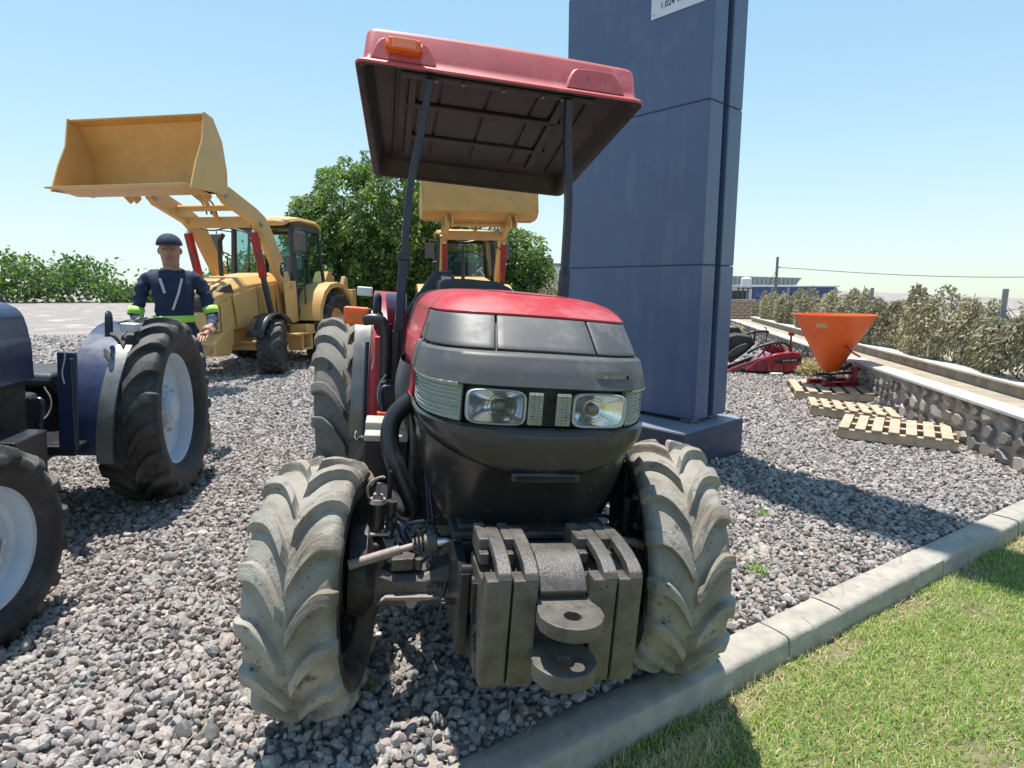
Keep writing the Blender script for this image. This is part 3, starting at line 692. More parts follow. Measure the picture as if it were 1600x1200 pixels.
    # ---- rear mudguards
    for sg in (-1, 1):
        cy, cz = 2.0, .67
        dz = .055 if sg < 0 else -.055
        def band(x0, x1, r, a0, a1, th=.006, lip=.0):
            m = MB(); n = 22; G = []
            for k in range(n):
                a = R(a0+(a1-a0)*k/(n-1)); c, s = -math.cos(a), math.sin(a)
                G.append([(sg*x0, cy+c*(r-lip), cz+dz+s*(r-lip)), (sg*x0, cy+c*r, cz+dz+s*r), (sg*x1, cy+c*r, cz+dz+s*r), (sg*x1, cy+c*(r-lip), cz+dz+s*(r-lip)), (sg*x1, cy+c*(r-lip-.001), cz+dz+s*(r-lip-.001)), (sg*(x1+(.004 if x0 > x1 else -.004)), cy+c*(r-th), cz+dz+s*(r-th)), (sg*(x0+(-.004 if x0 > x1 else .004)), cy+c*(r-th), cz+dz+s*(r-th))])
            m.grid(G, closed_v=True); return m
        band(.685, .595, .735, -8, 56, lip=.03).build('mudguard_strip', mat('strip_metal', (.20, .20, .19), .36, metal=.6, var=.25), T, ang=40)
        m = band(.593, .39, .725, -4, 120, lip=.02); m.build('mudguard', REDC, T, ang=40)
        m = MB(); pts = [(cy-.725*math.cos(R(a)), cz+dz+.725*math.sin(R(a))) for a in range(-4, 121, 6)]+[(cy+.3, .75), (cy-.5, .62)]
        m.ext(pts, 0, sg*.39, sg*.40); m.build('mudguard_side', REDC, T)
        m = MB(); m.box2((sg*.69, 1.62, cz+dz+.69), (sg*.60, 1.72, cz+dz+.745)); m.build('mudguard_lamp', WHT, T, bevel=.008)
        m = MB(); m.tube([(sg*.575, 1.50, 1.28), (sg*.575, 1.50, 1.41), (sg*.565, 1.54, 1.435), (sg*.555, 1.60, 1.41), (sg*.555, 1.60, 1.30)], .014, n=10, smooth=2); m.build('grab_handle', POST, T)
    # ---- roll posts
    for sg in (-1, 1):
        x = lambda v: sg*v
        sh = 0 if sg < 0 else -.03
        m = MB(); path = [(x(.452+sh), 1.02, .72), (x(.441+sh), 1.02, 1.645)]
        def rect(path, w, d):
            mm = MB(); G = []
            for p in path: G.append([(p[0]-w/2, p[1]-d/2, p[2]), (p[0]+w/2, p[1]-d/2, p[2]), (p[0]+w/2, p[1]+d/2, p[2]), (p[0]-w/2, p[1]+d/2, p[2])])
            mm.grid(G, closed_v=True); k = len(mm.v); mm.f += [(0, 1, 2, 3), (k-4, k-3, k-2, k-1)]; mm.mi += [0, 0]; return mm
        po = rect(path, .046, .07).build('roll_post', POST, T, bevel=.006)
        rect([(x(.440+sh), 1.02, 1.63), (x(.432+sh), 1.02, 1.90), (x(.425+sh), 1.015, 2.0), (x(.405+sh), 1.0, 2.14), (x(.385+sh), .985, 2.26), (x(.372+sh), .97, 2.38), (x(.362+sh), .95, 2.475)], .036, .055).build('upper_tube', POST, po, bevel=.006)
        m = MB(); m.box2((x(.462+sh)-.012, .975, 1.62), (x(.42+sh)+.012, 1.065, 1.655)); m.build('post_collar', POST, po, bevel=.006)
        m = MB(); m.box2((x(.36), .97, .62), (x(.53), 1.07, 1.0)); m.box2((x(.44), .96, 1.0), (x(.50), 1.06, 1.26)); m.cyl((x(.505), .95, 1.02), (x(.505), .95, 1.30), .026, n=16); m.build('post_bracket', BLK, T, bevel=.008)
        m = MB(); m.tube([(x(.62), .96, 1.31), (x(.56), .95, 1.32), (x(.52), .95, 1.30), (x(.505), .95, 1.20), (x(.505), .95, 1.02)], .030, n=12, smooth=2); m.build('indicator_arm', BLK, T)
        m = MB(); m.box((x(.658), .97, 1.328), (.124, .05, .088)); al = m.build('indicator_lamp', AMB, T, bevel=.012, label='amber turn lamp'); 
        m = MB(); m.box((x(.60), .975, 1.328), (.03, .045, .08)); m.build('lamp_back', BLK, al, bevel=.008)
        m = MB(); m.tube([(x(.575), .95, 1.26), (x(.585), .95, 1.22), (x(.575), .95, 1.17), (x(.56), .96, 1.12), (x(.572), .96, 1.06)], .004, n=6, smooth=2)
        m.tube([(x(.50), .9, 1.05), (x(.54), .9, .98), (x(.53), .88, .90), (x(.49), .86, .86)], .004, n=6, smooth=2); m.build('wire', BEI, T)
        m = MB(); m.tube([(x(.44), .86, .98), (x(.51), .84, 1.0), (x(.525), .84, .96), (x(.51), .84, .88), (x(.50), .84, .80)], .012, n=8, smooth=3); m.tube([(x(.60), .98, 1.2), (x(.60), 1.0, .70)], .010, n=8); m.build('fuel_hose', POST, T)
        m = MB(); m.box2((x(.565), 1.10, .64), (x(.47), 1.14, 1.22)); m.build('platform_panel', RED, T, bevel=.01)
    m = MB(); m.box2((-.55, 1.12, .60), (.55, 2.3, .66)); m.build('platform', BLK, T, bevel=.01)
    # ---- seat, cowl, steering wheel
    m = MB(); m.ext([(1.80, .75), (1.52, .95), (1.55, 1.02), (2.0, 1.02), (2.02, .8)], 0, -.24, .24); m.build('seat', DGR, T, bevel=.03)
    m = MB(); m.ext([(-.40, 1.30), (-.40, 1.345), (-.255, 1.575), (-.235, 1.60), (-.14, 1.60), (-.115, 1.57), (-.07, 1.34), (-.10, 1.28)], 1, 1.60, 1.66); m.build('seat_back', DGR, T, bevel=.015)
    m = MB(); m.ext([(-.24, 1.36), (-.25, 1.535), (-.22, 1.548), (-.10, 1.555), (.05, 1.552), (.14, 1.52), (.16, 1.36)], 1, 1.02, 1.26); m.build('dash_cowl', DGR, T, bevel=.02)
    m = MB(); m.box((-.215, 1.06, 1.535), (.05, .06, .05)); m.build('dash_switch', STEEL, T, bevel=.006)
    m = MB(); ring = []
    for k in range(29):
        a = 2*math.pi*k/28; ring.append((-.16+.195*math.cos(a), 1.40+.16*math.sin(a), 1.40+.10*math.sin(a)))
    m.tube(ring, .013, n=8); sw = m.build('steering_wheel', DGR, T)
    m = MB()
    for a in (90, 210, 330): m.tube([(-.16, 1.40, 1.37), (-.16+.19*math.cos(R(a)), 1.40+.155*math.sin(R(a)), 1.40+.098*math.sin(R(a)))], .009, n=6)
    m.cyl((-.16, 1.39, 1.39), (-.10, 1.2, 1.1), .02, n=10); m.build('spoke', DGR, sw)
    # ---- canopy
    A = Vector((0, .88, 2.50)); Bk = Vector((0, 2.06, 2.20)); ld = (Bk-A); LL = ld.length; ld.normalize(); up = Vector((1, 0, 0)).cross(ld).normalized()
    def C(x, l, h): return Vector((x, 0, 0))+A+ld*l+up*h
    def contour(hf, hb, l0, l1, r, n=6, bow=0.0):
        """rounded trapezoid, clockwise"""
        cs = [(-hf, l0), (hf, l0), (hb, l1), (-hb, l1)]; out = []
        for i in range(4):
            p = Vector(cs[i]); a = Vector(cs[i-1]); b = Vector(cs[(i+1) % 4])
            da, db = (a-p).normalized(), (b-p).normalized(); p0, p1 = p+da*r, p+db*r
            for k in range(n+1):
                t = k/n; out.append(p0*(1-t)**2+p*2*t*(1-t)+p1*t*t)
            nx = Vector(cs[(i+1) % 4]); 
            for t in np.linspace(0, 1, 8)[1:-1]: out.append(p1.lerp(nx+(p-nx).normalized()*r, t))
        return out
    def dome(x, l): return .025*(1-(x/.66)**2)*(1-((l-LL/2)/(LL/2))**2)
    hf, hb = .707, .632
    stages = [(0, 0, 0, .012), (.004, .004, -.006, .01), (.012, .012, -.004, .012), (.055, .03, .122, .06), (.075, .05, .142, .07), (.12, .10, .150, .09), (.35, .30, .155, .12), (.6, .57, .155, .02)]
    m = MB(); G = []
    for ins, insf, h, r in [(0, 0, -.010, .045), (-.006, -.006, 0, .05), (0, 0, .012, .05), (.02, .010, .020, .05), (.030, .014, .05, .05), (.038, .018, .155, .05), (.044, .024, .174, .055), (.062, .042, .183, .06), (.14, .12, .188, .08), (.34, .32, .195, .08), (.55, .52, .198, .04)]:
        pts = contour(hf-ins, hb-ins, insf, LL-insf, r)
        G.append([C(p.x, p.y, h+.012*(1-(p.x/.7)**2)*(1 if h > .1 else 0)) for p in pts])
    m.grid(G, closed_v=True); m.f.append(tuple(range(len(m.v)-len(G[0]), len(m.v)))); m.mi.append(0)
    can = m.build('canopy', REDF, T, ang=50)
    # underside
    m = MB(); G = []
    for ins, insf, h, r in [(0.002, .002, -.011, .045), (.018, .018, -.008, .045), (.035, .032, .004, .05), (.062, .05, .085, .06), (.08, .06, .095, .06), (.30, .30, .097, .05), (.6, .57, .098, .01)]:
        G.append([C(p.x, p.y, h) for p in contour(hf-ins, hb-ins, insf, LL-insf, r)])
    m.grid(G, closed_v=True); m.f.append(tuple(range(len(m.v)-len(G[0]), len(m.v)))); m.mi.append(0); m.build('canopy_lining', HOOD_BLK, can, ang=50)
    xs = [-.44, -.30, -.27, -.02, .01, .26, .29, .42]; 
    cols = [(-.40, -.30), (-.285, -.05), (-.035, .20), (.215, .315)]; rws = [(.14, .43), (.50, .78), (.84, 1.02)]
    for (l0, l1) in rws:
        for (x0, x1) in cols:
            m = MB(); k = 0
            P8 = [C(x, l, h) for h in (.097, .086) for (x, l) in ((x0, l0), (x1, l0), (x1, l1), (x0, l1))]
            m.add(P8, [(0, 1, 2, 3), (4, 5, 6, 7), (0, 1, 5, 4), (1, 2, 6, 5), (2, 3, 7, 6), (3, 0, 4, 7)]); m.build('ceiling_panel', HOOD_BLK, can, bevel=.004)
    for (x0, x1, l0, l1) in ((-.46, .40, .445, .485), (-.46, .40, .792, .828), (-.455, -.415, .12, 1.05), (.33, .38, .12, 1.05), (-.52, -.505, .1, 1.08), (.475, .49, .1, 1.08)):
        m = MB(); P8 = [C(x, l, h) for h in (.097, .074) for (x, l) in ((x0, l0), (x1, l0), (x1, l1), (x0, l1))]
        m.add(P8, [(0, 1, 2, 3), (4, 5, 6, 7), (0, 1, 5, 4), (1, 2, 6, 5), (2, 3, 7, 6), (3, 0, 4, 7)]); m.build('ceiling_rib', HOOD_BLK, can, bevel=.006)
    m = MB(); P8 = [C(x, l, h) for h in (.06, -.0) for (x, l) in ((-.50, .055), (.47, .055), (.47, .10), (-.50, .10))]
    m.add(P8, [(0, 1, 2, 3), (4, 5, 6, 7), (0, 1, 5, 4), (1, 2, 6, 5), (2, 3, 7, 6), (3, 0, 4, 7)]); cb = m.build('canopy_beam', BLK, can, bevel=.008)
    for x in (-.37, -.33, .30, .34, -.2, .0, .2):
        m = MB(); p = C(x, .078, -.002); m.cyl(p, p-up*.008, .009, n=6); m.build('bolt', STEEL, cb)
    # front face pockets with lamp
    for cx_, lampon in ((-.49, True), (.45, False)):
        m = MB(); n = 14; w0, w1 = .155, .115; outl = []
        def F(x, t, d): return C(x, .013-d+.004*t, .022+t*.115)
        for (x, t) in [(-w0, 0), (-w0*.96, .25), (-w0*.86, .6), (-w1, .86), (-w1*.85, .95), (0, 1), (w1*.85, .95), (w1, .86), (w0*.86, .6), (w0*.96, .25), (w0, 0)]: outl.append((cx_+x, t))
        vs = [F(x, t, 0) for x, t in outl]+[F(cx_+(x-cx_)*.93, t*.93+.0, .010) for x, t in outl]; k = len(outl)
        m.add(vs, [(i, i+1, k+i+1, k+i) for i in range(k-1)]+[tuple(range(k, 2*k)), (0, k-1, 2*k-1, k)])
        m.build('lamp_pocket', REDF, can, ang=30)
        if lampon:
            m = MB(); m.box((0, 0, 0), (.150, .05, .060)); m.box((-.078, .0, .0), (.02, .03, .045)); m.box((.078, .0, .0), (.02, .03, .045))
            Mx = Matrix((tuple(Vector((1, 0, 0))), tuple(ld), tuple(up))).transposed().to_4x4(); Mx.translation = F(cx_, .50, .032)
            m.xf(Mx); lo = m.build('roof_lamp', AMB, can, bevel=.010, label='amber roof lamp')
            m = MB(); m.box((0, -.027, 0), (.11, .006, .048)); m.xf(Mx); m.build('lamp_lens', mat('worn_amber_lens', (.80, .20, .08), .35), lo, bevel=.004)
        else:
            for x in (-.04, .05):
                m = MB(); p = F(cx_+x, .5, .011); m.cyl(p, p-ld*.001, .004, n=8); m.build('screw_hole', DIRTB, can)
    return T


# ------------------------------------------------------------------ ground, gravel, kerb, lawn
KD = Vector((1.808+.254, .354+.452, 0)).normalized(); KN = Vector((-KD.y, KD.x, 0))
K0 = Vector((0, -.353, 0))                       # a point on the kerb's back edge
KW = .158                                          # kerb width
def kerb_pt(s, d, z): return K0+KD*s-KN*d+Vector((0, 0, z))
def gravel_ground_mat():
    m = mat('gravel_bed', (.30, .265, .25), .9, var=.2, scale=2.5); nt = m.node_tree; N = nt.nodes; L = nt.links; b = N['Principled BSDF']
    tc = N.new('ShaderNodeTexCoord'); v = N.new('ShaderNodeTexVoronoi'); v.inputs['Scale'].default_value = 24; v.inputs['Randomness'].default_value = 1
    L.new(tc.outputs['Object'], v.inputs['Vector'])
    cr = N.new('ShaderNodeValToRGB'); e = cr.color_ramp.elements; e[0].color = (.19, .175, .165, 1); e[1].color = (.33, .30, .285, 1)
    e2 = cr.color_ramp.elements.new(.55); e2.color = (.27, .235, .22, 1)
    sp = N.new('ShaderNodeSeparateColor'); L.new(v.outputs['Color'], sp.inputs[0]); L.new(sp.outputs[0], cr.inputs[0])
    n = N.new('ShaderNodeTexNoise'); n.inputs['Scale'].default_value = .7; n.inputs['Detail'].default_value = 6; L.new(tc.outputs['Object'], n.inputs['Vector'])
    mr = N.new('ShaderNodeMapRange'); mr.inputs[1].default_value = .56; mr.inputs[2].default_value = .70; L.new(n.outputs[0], mr.inputs[0])
    mx = N.new('ShaderNodeMix'); mx.data_type = 'RGBA'; mx.inputs[7].default_value = (.54, .46, .35, 1); L.new(mr.outputs[0], mx.inputs[0]); L.new(cr.outputs[0], mx.inputs[6])
    L.new(mx.outputs[2], b.inputs['Base Color'])
    bp = N.new('ShaderNodeBump'); bp.inputs['Strength'].default_value = .9; bp.inputs['Distance'].default_value = .03; bp.invert = True
    L.new(v.outputs['Distance'], bp.inputs['Height']); L.new(bp.outputs[0], b.inputs['Normal'])
    return m
GB = gravel_ground_mat()
m = MB()
a, b_ = kerb_pt(-40, .02, -.012), kerb_pt(60, .02, -.012)
m.add([a, b_, (600, 900, -.012), (-600, 900, -.012), (-600, -20, -.012)], [(0, 1, 2, 3, 4)])
m.build('gravel_yard', GB, kind='structure', smooth=False)
EARTH = mat('lawn_earth', (.16, .14, .07), .95, var=.3, scale=14, bump=.5, bscale=60)
m = MB(); a, b_ = kerb_pt(-40, KW-.01, -.105), kerb_pt(60, KW-.01, -.105)
m.add([a, b_, (60, -60, -.105), (-60, -60, -.105)], [(0, 1, 2, 3)]); m.build('lawn_ground', EARTH, kind='structure', smooth=False)

# kerb in separate cast stones
kb = empty('kerb', tuple(K0), kind='structure', label='pale concrete kerb between gravel and lawn')
joints = [-9.0, -8.0, -7, -6.05, -5.1, -4.1, -3.1, -2.1, -1.05, 1.305, 1.72, 2.75, 3.8, 4.8, 5.8, 6.8, 7.8, 8.8, 9.8, 10.8, 12, 13, 14, 15, 16]
rr = random.Random(3)
for s0, s1 in zip(joints[:-1], joints[1:]):
    m = MB(); n = max(4, int((s1-s0)/.06)); G = []
    dz = rr.uniform(-.003, .003); dd = rr.uniform(-.003, .003)
    for i in range(n+1):
        s = s0+.003+(s1-s0-.006)*i/n; j = lambda q: rr.uniform(-q, q)
        row = []
        for d, z in ((.0, -.15), (.0, .006), (.006, .013), (.05, .016), (.105, .016), (KW-.016, .013), (KW-.004+j(.002), .004+j(.002)), (KW+j(.002), -.012), (KW+.002+j(.002), -.06), (KW+.004, -.17)):
            p = kerb_pt(s, d+dd+j(.0008), z+dz+j(.0008)); row.append(p-K0)
        G.append(row)
    m.grid(G); k = len(m.v); nn = len(G[0]); m.f += [tuple(range(nn)), tuple(range(k-nn, k))]; m.mi += [0, 0]
    m.build('kerb_stone', CONC, kb, ang=50)

# stones: a few rock shapes instanced by geometry nodes as one gravel mass
rockmat = bpy.data.materials.new('gravel_stone'); rockmat.use_nodes = True
nt = rockmat.node_tree; N = nt.nodes; L = nt.links; b = N['Principled BSDF']; b.inputs['Roughness'].default_value = .88
oi = N.new('ShaderNodeObjectInfo'); cr = N.new('ShaderNodeValToRGB'); e = cr.color_ramp.elements
e[0].position = 0; e[0].color = (.15, .14, .135, 1); e[1].position = 1; e[1].color = (.70, .635, .58, 1)
for p, c in ((.14, (.27, .25, .235)), (.3, (.42, .375, .345)), (.5, (.48, .43, .395)), (.65, (.37, .36, .34)), (.78, (.54, .485, .445)), (.93, (.39, .30, .265))):
    q = e.new(p); q.color = (*c, 1)
L.new(oi.outputs['Random'], cr.inputs[0])
tc = N.new('ShaderNodeTexCoord'); n = N.new('ShaderNodeTexNoise'); n.inputs['Scale'].default_value = 2.2; n.inputs['Detail'].default_value = 7; L.new(tc.outputs['Object'], n.inputs['Vector'])
mr = N.new('ShaderNodeMapRange'); mr.inputs[1].default_value = .3; mr.inputs[2].default_value = .7; mr.inputs[3].default_value = .72; mr.inputs[4].default_value = 1.25; L.new(n.outputs[0], mr.inputs[0])
mx = N.new('ShaderNodeMix'); mx.data_type = 'RGBA'; mx.blend_type = 'MULTIPLY'; mx.inputs[0].default_value = 1; L.new(cr.outputs[0], mx.inputs[6]); L.new(mr.outputs[0], mx.inputs[7]); L.new(mx.outputs[2], b.inputs['Base Color'])
bp = N.new('ShaderNodeBump'); bp.inputs['Strength'].default_value = .5; bp.inputs['Distance'].default_value = .1; n2 = N.new('ShaderNodeTexNoise'); n2.inputs['Scale'].default_value = 9; n2.inputs['Detail'].default_value = 6
L.new(tc.outputs['Object'], n2.inputs['Vector']); L.new(n2.outputs[0], bp.inputs['Height']); L.new(bp.outputs[0], b.inputs['Normal'])
rocks = bpy.data.collections.new('rock_shapes')
for k in range(9):
    bm = bmesh.new(); bmesh.ops.create_icosphere(bm, subdivisions=2, radius=1)
    rs = np.random.RandomState(40+k)
    planes = [(Vector(rs.randn(3)).normalized(), rs.uniform(.42, .80)) for _ in range(12)]
    for v in bm.verts:
        for nrm, d in planes:
            q = v.co.dot(nrm)
            if q > d: v.co -= nrm*(q-d)*.93
        v.co *= 1+rs.uniform(-.02, .02)
        v.co.z *= .74; v.co.y *= .90; v.co *= 1.07
    me = bpy.data.meshes.new('rock_shape'); bm.to_mesh(me); bm.free(); me.materials.append(rockmat)
    me.polygons.foreach_set('use_smooth', [True]*len(me.polygons)); me.set_sharp_from_angle(angle=R(24))
    rocks.objects.link(bpy.data.objects.new('rock_shape', me))
def wpos(x, y): return x, y
def scatter_points():
    rs = np.random.RandomState(11); P = []; S = []
    cx, cy = -.40, -2.20
    fw = np.array([math.sin(-yaw), math.cos(-yaw)])
    def region(d0, d1, step, rad, zlift, rnd=1.0, keep=1.):
        X, Y = np.meshgrid(np.arange(-16, 18, step), np.arange(-1.4, 19, step)); X = X.ravel(); Y = Y.ravel()
        d = (X-cx)*fw[0]+(Y-cy)*fw[1]; lat = (X-cx)*fw[1]-(Y-cy)*fw[0]
        ok = (d >= d0) & (d < d1) & (np.abs(lat) < d*.92+.4)
        X, Y = X[ok], Y[ok]; n = len(X)
        X = X+rs.uniform(-.5, .5, n)*step*rnd; Y = Y+rs.uniform(-.5, .5, n)*step*rnd
        rel = (X-K0.x)*KN.x+(Y-K0.y)*KN.y
        r = rad*rs.lognormal(0, .28, n)
        ok = (rel > r*.8) & (rs.rand(n) < keep)
        X, Y, r = X[ok], Y[ok], r[ok]
        z = zlift*rs.uniform(0, 1, len(X))-.004
        P.append(np.stack([X, Y, z], 1)); S.append(r)
    region(.8, 3.2, .031, .0188, .012); region(.8, 3.2, .040, .0212, .026, keep=.72)
    region(3.2, 6.5, .032, .0178, .012); region(3.2, 6.5, .045, .0205, .022, keep=.7)
    region(6.5, 11.5, .045, .024, .013); region(11.5, 20, .10, .047, .012)
    return np.concatenate(P), np.concatenate(S)
P, S = scatter_points()
# worn places where the soil shows
def h2(x, y): return np.sin(x*1.7+1.3*np.sin(y*1.1))*np.sin(y*1.9+.7*np.sin(x*2.3))
ok = ~((h2(P[:, 0]+3.1, P[:, 1]) > .86) & (np.random.RandomState(5).rand(len(P)) < .7)); P = P[ok]; S = S[ok]
print('gravel stones', len(P))
me = bpy.data.meshes.new('gravel'); me.vertices.add(len(P)); me.vertices.foreach_set('co', P.astype(np.float32).ravel())
at = me.attributes.new('size', 'FLOAT', 'POINT'); at.data.foreach_set('value', S.astype(np.float32))
rot = np.random.RandomState(9).uniform(0, 6.28, (len(P), 3)); rot[:, :2] = np.random.RandomState(8).uniform(-.9, .9, (len(P), 2))
at = me.attributes.new('turn', 'FLOAT_VECTOR', 'POINT'); at.data.foreach_set('vector', rot.astype(np.float32).ravel())
gv = link_mesh('gravel', me); gv['kind'] = 'stuff'; gv['label'] = 'loose grey and pinkish crushed stone covering the yard'
ng = bpy.data.node_groups.new('gravel_nodes', 'GeometryNodeTree'); ng.interface.new_socket('Geometry', in_out='INPUT', socket_type='NodeSocketGeometry'); ng.interface.new_socket('Geometry', in_out='OUTPUT', socket_type='NodeSocketGeometry')
gi = ng.nodes.new('NodeGroupInput'); go = ng.nodes.new('NodeGroupOutput'); ip = ng.nodes.new('GeometryNodeInstanceOnPoints'); ci = ng.nodes.new('GeometryNodeCollectionInfo')
ci.inputs['Collection'].default_value = rocks; ci.inputs['Separate Children'].default_value = True; ci.inputs['Reset Children'].default_value = True
na = ng.nodes.new('GeometryNodeInputNamedAttribute'); na.data_type = 'FLOAT'; na.inputs['Name'].default_value = 'size'
nb = ng.nodes.new('GeometryNodeInputNamedAttribute'); nb.data_type = 'FLOAT_VECTOR'; nb.inputs['Name'].default_value = 'turn'
er = ng.nodes.new('FunctionNodeEulerToRotation')
ng.links.new(gi.outputs[0], ip.inputs['Points']); ng.links.new(ci.outputs[0], ip.inputs['Instance']); ip.inputs['Pick Instance'].default_value = True
ng.links.new(nb.outputs[0], er.inputs[0]); ng.links.new(er.outputs[0], ip.inputs['Rotation']); ng.links.new(na.outputs[0], ip.inputs['Scale']); ng.links.new(ip.outputs[0], go.inputs[0])
gm = gv.modifiers.new('gravel', 'NODES'); gm.node_group = ng

# blades of grass, straw
def blades(name, pts, lmin, lmax, wid, mats, lean=.6, label=None, seed=1, bend=.5, kind='stuff', parent=None):
    rs = np.random.RandomState(seed); n = len(pts); V = np.zeros((n, 5, 3)); 
    a = rs.uniform(0, 2*np.pi, n); L_ = rs.uniform(lmin, lmax, n); ln = rs.uniform(.15, 1, n)*lean
    dx, dy = np.cos(a), np.sin(a); w = wid*rs.uniform(.6, 1.3, n); px, py = -dy*w, dx*w
    base = np.array(pts)
    h1 = L_*.55; h2_ = L_
    c1 = base+np.stack([dx*h1*np.sin(ln), dy*h1*np.sin(ln), h1*np.cos(ln)], 1)
    l2 = np.minimum(ln+bend*rs.uniform(.2, 1.2, n), 1.5)
    c2 = c1+np.stack([dx*(h2_-h1)*np.sin(l2), dy*(h2_-h1)*np.sin(l2), (h2_-h1)*np.cos(l2)], 1)
    pv = np.stack([px, py, px*0], 1)
    V[:, 0] = base-pv; V[:, 1] = base+pv; V[:, 2] = c1+pv*.8; V[:, 3] = c1-pv*.8; V[:, 4] = c2
    k = np.arange(n)*5; me = bpy.data.meshes.new(name); me.vertices.add(n*5); me.vertices.foreach_set('co', V.astype(np.float32).ravel())
    lo = np.stack([k, k+1, k+2, k+3, k+3, k+2, k+4], 1).ravel(); me.loops.add(len(lo)); me.loops.foreach_set('vertex_index', lo.astype(np.int32))
    me.polygons.add(2*n); st = np.stack([np.arange(n)*7, np.arange(n)*7+4], 1).ravel(); tot = np.tile([4, 3], n)
    me.polygons.foreach_set('loop_start', st.astype(np.int32)); me.polygons.foreach_set('loop_total', tot.astype(np.int32))
    mi = np.repeat(rs.choice(len(mats), n, p=None), 2); me.polygons.foreach_set('material_index', mi.astype(np.int32))
    for q in mats: me.materials.append(q)
    me.update(calc_edges=True); o = link_mesh(name, me, parent)
    if kind: o['kind'] = kind
    if label: o['label'] = label
    return o
def leafmat(name, c, tr=.35, rough=.5):
    m = bpy.data.materials.new(name); m.use_nodes = True; nt = m.node_tree; b = nt.nodes['Principled BSDF']; b.inputs['Base Color'].default_value = (*c, 1); b.inputs['Roughness'].default_value = rough
    t = nt.nodes.new('ShaderNodeBsdfTranslucent'); t.inputs[0].default_value = (c[0]*1.2, c[1]*1.25, c[2]*.6, 1); x = nt.nodes.new('ShaderNodeMixShader'); x.inputs[0].default_value = tr
    o = nt.nodes['Material Output']; nt.links.new(b.outputs[0], x.inputs[1]); nt.links.new(t.outputs[0], x.inputs[2]); nt.links.new(x.outputs[0], o.inputs[0]); return m
G1, G2, G3, STR = leafmat('grass_green', (.25, .40, .08)), leafmat('grass_dark', (.15, .29, .05)), leafmat('grass_yellow', (.48, .50, .15)), leafmat('straw', (.60, .50, .30), .2, .7)
rs = np.random.RandomState(2); pts = []
N_ = 150000; X = rs.uniform(-.6, 5.2, N_); D_ = rs.rand(N_)**1.25*2.3
base = [kerb_pt(0, 0, 0)]
for s, d in zip(X, D_):
    p = kerb_pt(s, KW+.006+d, -.104)
    if p.y < -1.5: continue
    q = math.sin(p.x*5.1+2*math.sin(p.y*4.3))*math.sin(p.y*6.1+1.7*math.sin(p.x*3.7))
    if q > .55 and rs.rand() < .55: continue
    if d < .12 and rs.rand() < .5+.4*math.sin(s*9): continue
    pts.append((p.x, p.y, p.z))
blades('lawn_grass', pts, .022, .05, .0016, [G1, G1, G2, G3, G1, G1, G2, G3, G1, STR], lean=1.0, label='short green lawn with yellow patches below the kerb', bend=.8)
pts = [tuple(kerb_pt(rs.uniform(-.6, 5), KW+abs(rs.normal(0, .07))+.004, -.102)) for _ in range(2500)]+[tuple(kerb_pt(rs.normal(.5, .12), KW+.10+abs(rs.normal(0, .06)), -.10)) for _ in range(1500)]
blades('dry_thatch', pts, .02, .06, .0014, [STR], lean=1.5, label='dead straw thatch along the foot of the kerb', bend=.3, seed=4)
# straw litter and twigs lying on the gravel
pts = []
for _ in range(90): 
    x, y = rs.uniform(-1.3, .3), rs.uniform(-.45, 1.4); 
    for _ in range(3): pts.append((x+rs.normal(0, .02), y+rs.normal(0, .02), .022))
for _ in range(220): pts.append((rs.normal(1.5, .35), rs.normal(.62, .16), .018))
blades('straw_litter', pts, .05, .13, .0013, [STR, STR, mat('dry_twig', (.2, .15, .11), .8)], lean=1.57, label='dry straw strewn over the gravel', bend=.1, seed=6)
m = MB()
for k in range(11):
    x, y = rs.uniform(-.75, .1), rs.uniform(-.40, .45); a = rs.uniform(0, 3.14); l = rs.uniform(.08, .2); pth = []
    for t in np.linspace(0, 1, 6): pth.append((x+math.cos(a)*l*t+rs.uniform(-.006, .006), y+math.sin(a)*l*t+rs.uniform(-.006, .006), .028+.012*math.sin(t*3.1)))
    m.tube(pth, .0016, n=5)
m.build('dry_twigs', mat('pale_twig', (.38, .33, .26), .8), kind='stuff', label='thin pale twigs on the stones under the tractor')
# green weeds between the stones
def weed(x, y, s, label):
    w = empty('weed', (x, y, 0), label=label, cat='weed', group='green weeds between the stones'); n = int(60*s)
    r2 = np.random.RandomState(int(x*100) % 999); pp = [(r2.normal(0, .018*s), r2.normal(0, .018*s), 0.012) for _ in range(n)]
    blades('weed_leaves', pp, .03*s, .07*s, .0025, [G1, G1, G2], lean=1.0, seed=3, parent=w, kind=None)
def gp(x, y): return x, y
weed(1.50, .56, 1.2, 'bright green grass tuft on the gravel near the kerb joint')
weed(2.02, 1.30, .9, 'small weed in the shade of the blue tower')
weed(-.50, -.02, .5, 'tiny weed beside the inner side of the left front tyre')
weed(.66, -.17, .35, 'tiny weed on the kerb under the right front tyre')

# ------------------------------------------------------------------ blue tower sign
C0 = Vector((2.185, 2.601)); SD = Vector((.857, .515)).normalized(); BD = Vector((-SD.y, SD.x))   # side direction, broad-face direction
TW = empty('pylon_sign', (C0.x, C0.y, 0), label='tall blue clad pylon sign on a low plinth, behind the tractor', cat='pylon sign')
ang = math.atan2(SD.y, SD.x); TW.rotation_euler = (0, 0, ang)      # local x = SD, local y = BD
m = MB(); m.box2((-.38, -.14, -.02), (.60, 2.0, .328)); m.build('plinth', mat('plinth_navy', (.042, .055, .095), .5, var=.12, scale=3), TW, bevel=.006)
m = MB(); m.box2((-.372, -.132, .328), (.592, 1.992, .334)); m.build('plinth_top', mat('faded_plinth_top', (.19, .21, .255), .5, var=.1, scale=3), TW)
WBD = 1.56; levels = [.365, 1.70, 3.01, 4.22, 5.5, 6.8, 8.1, 9.4, 10.7, 12.0, 13.4]
